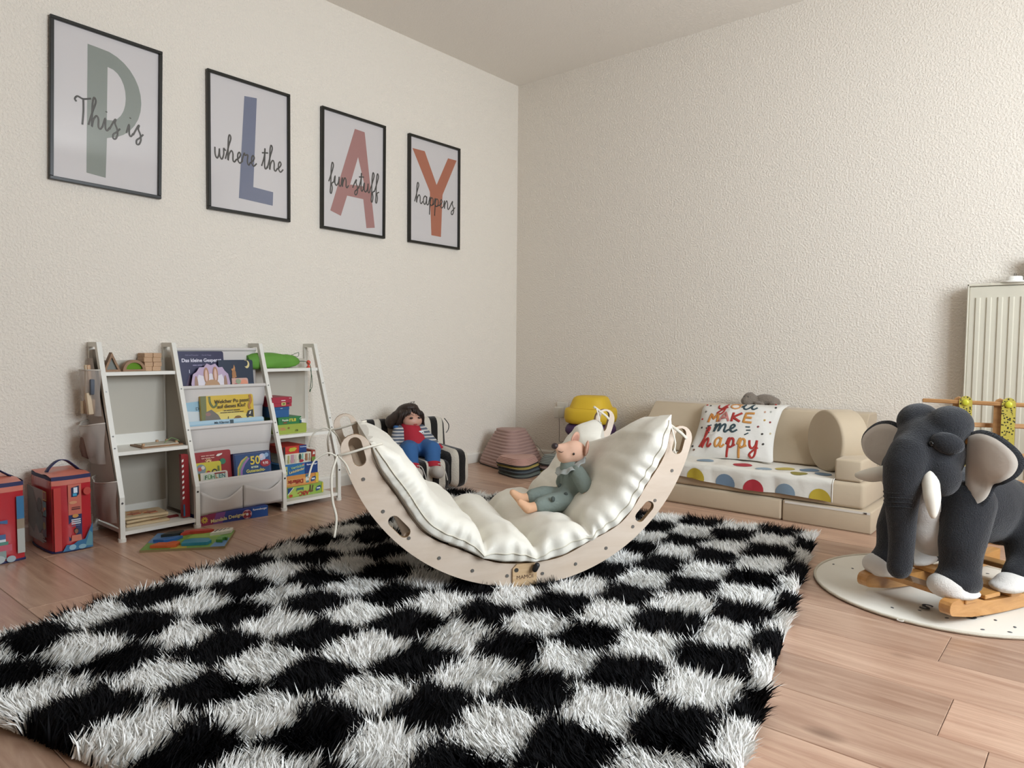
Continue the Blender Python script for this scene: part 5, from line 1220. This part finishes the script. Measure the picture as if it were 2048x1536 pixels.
MB().rbox(0, .007, -.102, -.028, -.005, RH, .002, 1).build('side_cover', M_RAD, rd)
MB().rbox(.0, RW, -.102, -.026, RH-.010, RH, .002, 1).build('top_grille', M_RAD, rd)
MB().box(.01, .06, -.030, -.001, RH-.10, RH-.06).build('bracket', M_RAD, rd)
t = thing('candle_base', 'white round holder standing on top of the radiator', 'holder', (2.652+.165, -.075, .12+RH))
MB().lathe([(.050, 0), (.052, .004), (.050, .007), (.030, .009), (.029, .024), (.027, .027), (.004, .028)], 32).build('dish', mat('white_ceramic', '#e8e5dd', .3), t, smooth=40)
MB().cyl((-.002, 0, .028), (-.002, 0, .040), .0012, 6).cyl((.004, 0, .028), (.004, 0, .039), .0012, 6).build('wick', M_BOLT, t)
t = thing('clay_pot', 'brown clay pot on the radiator at the right edge', 'pot', (2.652+.255, -.062, .12+RH))
MB().lathe([(.030, 0), (.036, .01), (.042, .06), (.044, .09), (.046, .092), (.046, .105), (.040, .105), (.038, .09), (.002, .088)], 28).build('pot', mat('clay', '#8a766c', .8, var=(20, .1)), t, smooth=50)

# ================================================================ wooden play gym behind the elephant
M_PINE = wood('oiled_pine', '#a87a4e', '#c2935f', 5, (2, 10, 10), .45)
pg = thing('climbing_frame', 'wooden slatted play frame with yellow spotted straps in front of the radiator', 'play frame', (2.50, -.47, 0), 0)
for x_ in (.165, .302, .62):
    MB().prism([(x_, 0), (x_+.040, 0), (x_+.040, .550), (x_+.034, .566), (x_+.020, .574), (x_+.006, .566), (x_, .550)], .014, .030, 'xz').build('post', M_PINE, pg, bevel=.002)
for z_ in (.552, .10): MB().rbox(.06, .75, 0, .0138, z_-.008, z_+.008, .003, 1).build('rail', M_PINE, pg)
for z_ in (.462, .345, .240):
    MB().rbox(0, .36, 0, .0138, -.009, .009, .003, 1).build('rail', M_PINE, pg, loc=(.23, .032, z_), rot=(0, 0, radians(24)))
def spotted():
    m = bpy.data.materials.new('yellow_spotted_fabric'); m.use_nodes = True; N = m.node_tree.nodes; L = m.node_tree.links; b = N['Principled BSDF']
    tc = N.new('ShaderNodeTexCoord'); vo = N.new('ShaderNodeTexVoronoi'); vo.inputs['Scale'].default_value = 105; L.new(tc.outputs['Object'], vo.inputs['Vector'])
    cr = N.new('ShaderNodeValToRGB'); cr.color_ramp.elements[0].position = .30; cr.color_ramp.elements[1].position = .36; cr.color_ramp.elements[0].color = (*C('#33301d'), 1); cr.color_ramp.elements[1].color = (*C('#c0b04c'), 1)
    L.new(vo.outputs['Distance'], cr.inputs[0]); L.new(cr.outputs[0], b.inputs['Base Color']); b.inputs['Roughness'].default_value = .8; return m
M_SPOT = spotted()
for x_, zl in ((.212, .30), (.352, .215)):
    w_ = .044
    pts = [(x_-w_/2, zl)]+[(x_+w_/2, zl)]+[(x_+w_/2*cos(a*pi/8), .556+w_/2*sin(a*pi/8)) for a in range(9)]
    s_ = MB().prism(pts, -.0045, -.0012, 'xz').build('strap', M_SPOT, pg)
    MB().ell((x_, -.0075, .552), (.0125, .006, .0125), 16, 10).build('button', mat('yellow_button', '#c9c53a', .35), s_, smooth=180)
# ================================================================ round play mat
pm = thing('round_playmat', 'round white play mat with small dots and drawstring hem under the rocking elephant', 'play mat', (2.77, -1.20, 0), 0)
MR = .375
def mz(x, y): return .006+.0025*sin(9*x+5*y)+.002*sin(17*y-6*x)
mb = MB(); nr, ns = 14, 72
vs = [(0, 0, mz(0, 0))]; fs = []
for i in range(1, nr+1):
    r = MR*i/nr
    for j in range(ns):
        a = 2*pi*j/ns; x, y = r*cos(a), r*sin(a); vs.append((x, y, mz(x, y) if i < nr else .006))
for j in range(ns): fs.append((0, 1+j, 1+(j+1) % ns))
for i in range(nr-1):
    for j in range(ns): a = 1+i*ns+j; b = 1+i*ns+(j+1) % ns; fs.append((a, a+ns, b+ns, b))
mb.add(vs, fs); mb.lathe([(MR, .001), (MR, .006)], ns)
mb.build('mat_cloth', mat('cream_canvas', '#e2dccf', .8, bump=(30, .2, .004)), pm, smooth=60)
MB().tube([(MR*cos(2*pi*j/96), MR*sin(2*pi*j/96), .006+.0006*(j % 2)) for j in range(97)], .0045, 6).build('rolled_hem', mat('cream_hem', '#cfc6b4', .8, bump=(500, .6, .002)), pm, smooth=180)
a = radians(-97)
MB().tube([(MR*1.015*cos(a)+.008*cos(k*pi/6), MR*1.015*sin(a)+.006*sin(k*pi/6), .006) for k in range(13)], .0018, 6).build('eyelet', M_HEM, pm)
rng = random.Random(11); M_MDOT = mat('mat_dot', '#5a5a5c', .8)
for k in range(70):
    r = MR*.93*sqrt(rng.random()); a = rng.uniform(0, 2*pi); x, y = r*cos(a), r*sin(a)
    MB().ell((x, y, mz(x, y)+.0006), (.0062, .0042, .0012), 8, 4, (0, 0, rng.uniform(0, 3))).build('printed_dot', M_MDOT, pm, smooth=180)
M_MLET = mat('mat_letter', '#2d2f33', .8)
for ch, x_, y_, rr, sz in (('S', -.010, -.222, pi-.1, .068), ('i', .040, -.225, pi, .060), ('S', .100, -.215, pi+.1, .068), ('L', .252, -.130, pi+.6, .060)):
    text(pm, ch, sz, M_MLET, x_, .0105, y_, rr, plane='xy', bold=.0016)

# ================================================================ rocking elephant
M_PLUSH = mat('charcoal_plush', '#1e1f23', .95, bump=(300, .8, .005), sheen=.24, var=(70, .25))
M_PLW = mat('white_plush', '#d5cfc7', .95, bump=(260, .5, .003), sheen=.3)
M_EARIN = mat('ear_satin', '#c4b9ad', .55, sheen=.2, bump=(18, .3, .01))
M_HON = wood('honey_pine', '#b07a3e', '#c9955a', 5, (8, 2, 8), .35, coat=.3)
el = thing('rocking_elephant', 'charcoal plush rocking elephant with white tusks on wooden rockers', 'rocking toy', (2.755, -1.385, 0), -24)
# wooden rockers
for sg in (-1, 1):
    xc = sg*.128; top = []; bot = []
    for i in range(25):
        f = i/24; y = -.105+f*.66
        zb = .012+.20*((y-.20)**2)+(.0)
        if f < .12: zb += .006*(1-f/.12)
        th_ = .040+.012*sin(pi*min(1, max(0, (f-.0)/.22)))*(1 if f < .22 else 0)
        if f < .07: th_ += .004*sin(pi*f/.07)
        top.append((y, zb+th_)); bot.append((y, zb))
    capf = [(-.105-.016*sin(pi*k/6), bot[0][1]+(top[0][1]-bot[0][1])*(.5-.5*cos(pi*k/6))) for k in range(1, 6)]
    MB().prism(bot[::-1]+capf+top, xc-.016, xc+.016, 'yz').build('rocker', M_HON, el, bevel=.004)
for y_, dz in ((-.035, .0), (.175, -.006), (.40, 0)):
    zt = .012+.20*((y_-.20)**2)+.040
    MB().rbox(-.150, .150, y_-.026, y_+.026, zt+.001, zt+.016, .002, 1).build('cross_bar', M_HON, el)
    for sg in (-1, 1): MB().cyl((sg*.128, y_, zt+.016), (sg*.128, y_, zt+.0175), .004, 10).build('screw', M_BOLT, el)
FZ = .012+.20*(.235**2)+.056
MB().rbox(.075, .145, .035, .105, .062, .074, .002, 1).build('foot_rest', M_HON, el)
# plush body
mb = MB()
mb.ell((0, .20, .285), (.125, .190, .118)).ell((0, .07, .30), (.105, .10, .115)).ell((0, .34, .255), (.12, .10, .11))
for sg in (-1, 1):
    mb.capsule((sg*.086, .045, .325), (sg*.098, -.008, .21), .068, .060).capsule((sg*.098, -.008, .21), (sg*.100, -.012, .135), .058, .052).ell((sg*.102, -.024, .112), (.062, .066, .042))
    mb.capsule((sg*.11, .33, .24), (sg*.135, .28, .15), .085, .072).capsule((sg*.135, .27, .14), (sg*.135, .20, .105), .058, .042)
blob(mb, 'body', M_PLUSH, el, .011, 5)
for sg in (-1, 1):
    blob(MB().ell((sg*.104-.010, -.056, .100), (.054, .052, .036)).ell((sg*.104, -.036, .084), (.061, .066, .015)), 'white_foot', M_PLW, el, .007, 4)
    blob(MB().ell((sg*.138, .175, .092), (.044, .058, .028)).ell((sg*.138, .15, .084), (.046, .055, .018)).ell((sg*.138, .20, .10), (.040, .05, .02)), 'white_foot', M_PLW, el, .007, 4)
blob(MB().ell((0, -.004, .285), (.050, .052, .10)).ell((0, .02, .22), (.075, .08, .07)), 'white_chest', M_PLW, el, .009, 5)
# head
mb = MB().ell((0, -.02, .465), (.098, .095, .105))
for sg in (-1, 1):
    mb.ell((sg*.047, .0, .545), (.058, .066, .056)).ell((sg*.064, -.055, .405), (.050, .052, .060))
tp = [((0, -.070, .495), .046), ((-.001, -.098, .462), .058), ((-.002, -.116, .425), .060), ((-.003, -.124, .385), .054), ((-.004, -.126, .345), .047), ((-.005, -.124, .300), .043), ((-.006, -.118, .250), .038), ((-.007, -.114, .200), .035), ((-.008, -.116, .160), .034), ((-.008, -.120, .130), .034)]
for (a_, ra), (b_, rb) in zip(tp[:-1], tp[1:]): mb.capsule(a_, b_, ra, rb, 20)
hd = blob(mb, 'head', M_PLUSH, el, .008, 4)
for k in range(4):
    z_ = .352-.013*k; MB().tube([(-.004+(.0475-.001*k)*sin(a), -.1255-(.0475-.001*k)*cos(a), z_+.004*sin(a*2)) for a in [radians(-70+14*i) for i in range(11)]], .0014, 6).build('trunk_crease', M_PLUSH, hd, smooth=180)
for sg in (-1, 1):
    l_ = MB().ell((0, 0, 0), (.042, .024, .030), 20, 14, (0, .25*sg, sg*.6)).build('eyelid', M_PLUSH, el, smooth=180, loc=((.083, -.066, .500) if sg > 0 else (-.066, -.030, .500)))
    MB().ell((sg*.056, -.095 if sg > 0 else -.072, .497), (.0085, .0065, .0085), 12, 10).build('eye', mat('glossy_black', '#0c0b0b', .12), el, smooth=180)
    # tusk: splayed forwards and outwards
    pts = catmull([(.052, -.090, .410), (.070, -.110, .382), (.088, -.128, .345), (.100, -.140, .300)] if sg > 0 else [(-.050, -.085, .405), (-.080, -.105, .392), (-.112, -.125, .382), (-.145, -.145, .378)], 6)
    n_ = len(pts); MB().tube(pts, [.0235*(1-.15*i/n_) if i < n_*.55 else max(.003, .0235*(.92-1.05*((i/n_-.55)/.45)**1.6*.85)) for i in range(n_)], 18).build('tusk', mat('tusk_cotton', '#ddd6c8', .7, bump=(120, .15, .002)), el, smooth=180)
# ears: a folded flap with pale lining inside a plush rim
def ear(sg):
    # outline in ear plane: (outwards, up)
    OUT = [(0, .055), (.045, .070), (.100, .060), (.150, .025), (.165, -.010), (.150, -.045), (.115, -.070), (.085, -.085), (.075, -.125), (.045, -.148), (.012, -.140), (-.002, -.10), (-.005, -.02)]
    pts = catmull([(a, 0, b) for a, b in OUT+[OUT[0]]], 4)[:-1]
    cen = Vector((.055, 0, -.03))
    def bend(p, d):
        o_ = p.x; z = p.z
        yy_ = .018-.35*o_+.9*o_*o_*2.2 if sg > 0 else -.010-.05*o_+.6*o_*o_
        fold = .018*math.exp(-((z+.055+.35*o_)/.03)**2)*min(1, o_/.05)
        return (sg*(.088+o_*.92), yy_+.01+d+fold-.012, .470+z)
    def shell(scale, d0, d1, mm, nm):
        mb = MB(); n = len(pts); vs = []; fs = []
        rings = 5
        for side, d in ((0, d0), (1, d1)):
            vs.append(bend(cen, d))
            for k in range(1, rings+1):
                for p in pts:
                    q_ = cen+(p-cen)*scale*k/rings; dd = d if k < rings else (d0+d1)/2
                    vs.append(bend(q_, dd))
        off = 1+rings*n
        for side in (0, 1):
            b0 = side*off
            for j in range(n): fs.append((b0, b0+1+j, b0+1+(j+1) % n))
            for k in range(rings-1):
                for j in range(n): a_ = b0+1+k*n+j; c_ = b0+1+k*n+(j+1) % n; fs.append((a_, a_+n, c_+n, c_))
        for j in range(n):
            a_ = 1+(rings-1)*n+j; c_ = 1+(rings-1)*n+(j+1) % n; fs.append((a_, c_, c_+off, a_+off))
        mb.add(vs, fs); return mb.build(nm, mm, el, smooth=180)
    e_ = shell(1.0, .012, -.004, M_PLUSH, 'ear')
    l_ = shell(.90, -.002, -.010, M_EARIN, 'ear_lining'); l_.parent = e_
ear(1); ear(-1)
MB().tube([(.06, .01, .505), (.165, .035, .495)], .0105, 14).ell((.170, .036, .4945), (.013, .0135, .0135), 14, 10).build('handle', M_HON, el, smooth=60)
MB().tube([(-.06, .01, .505), (-.150, .035, .495)], .0105, 14).build('handle', M_HON, el, smooth=60)
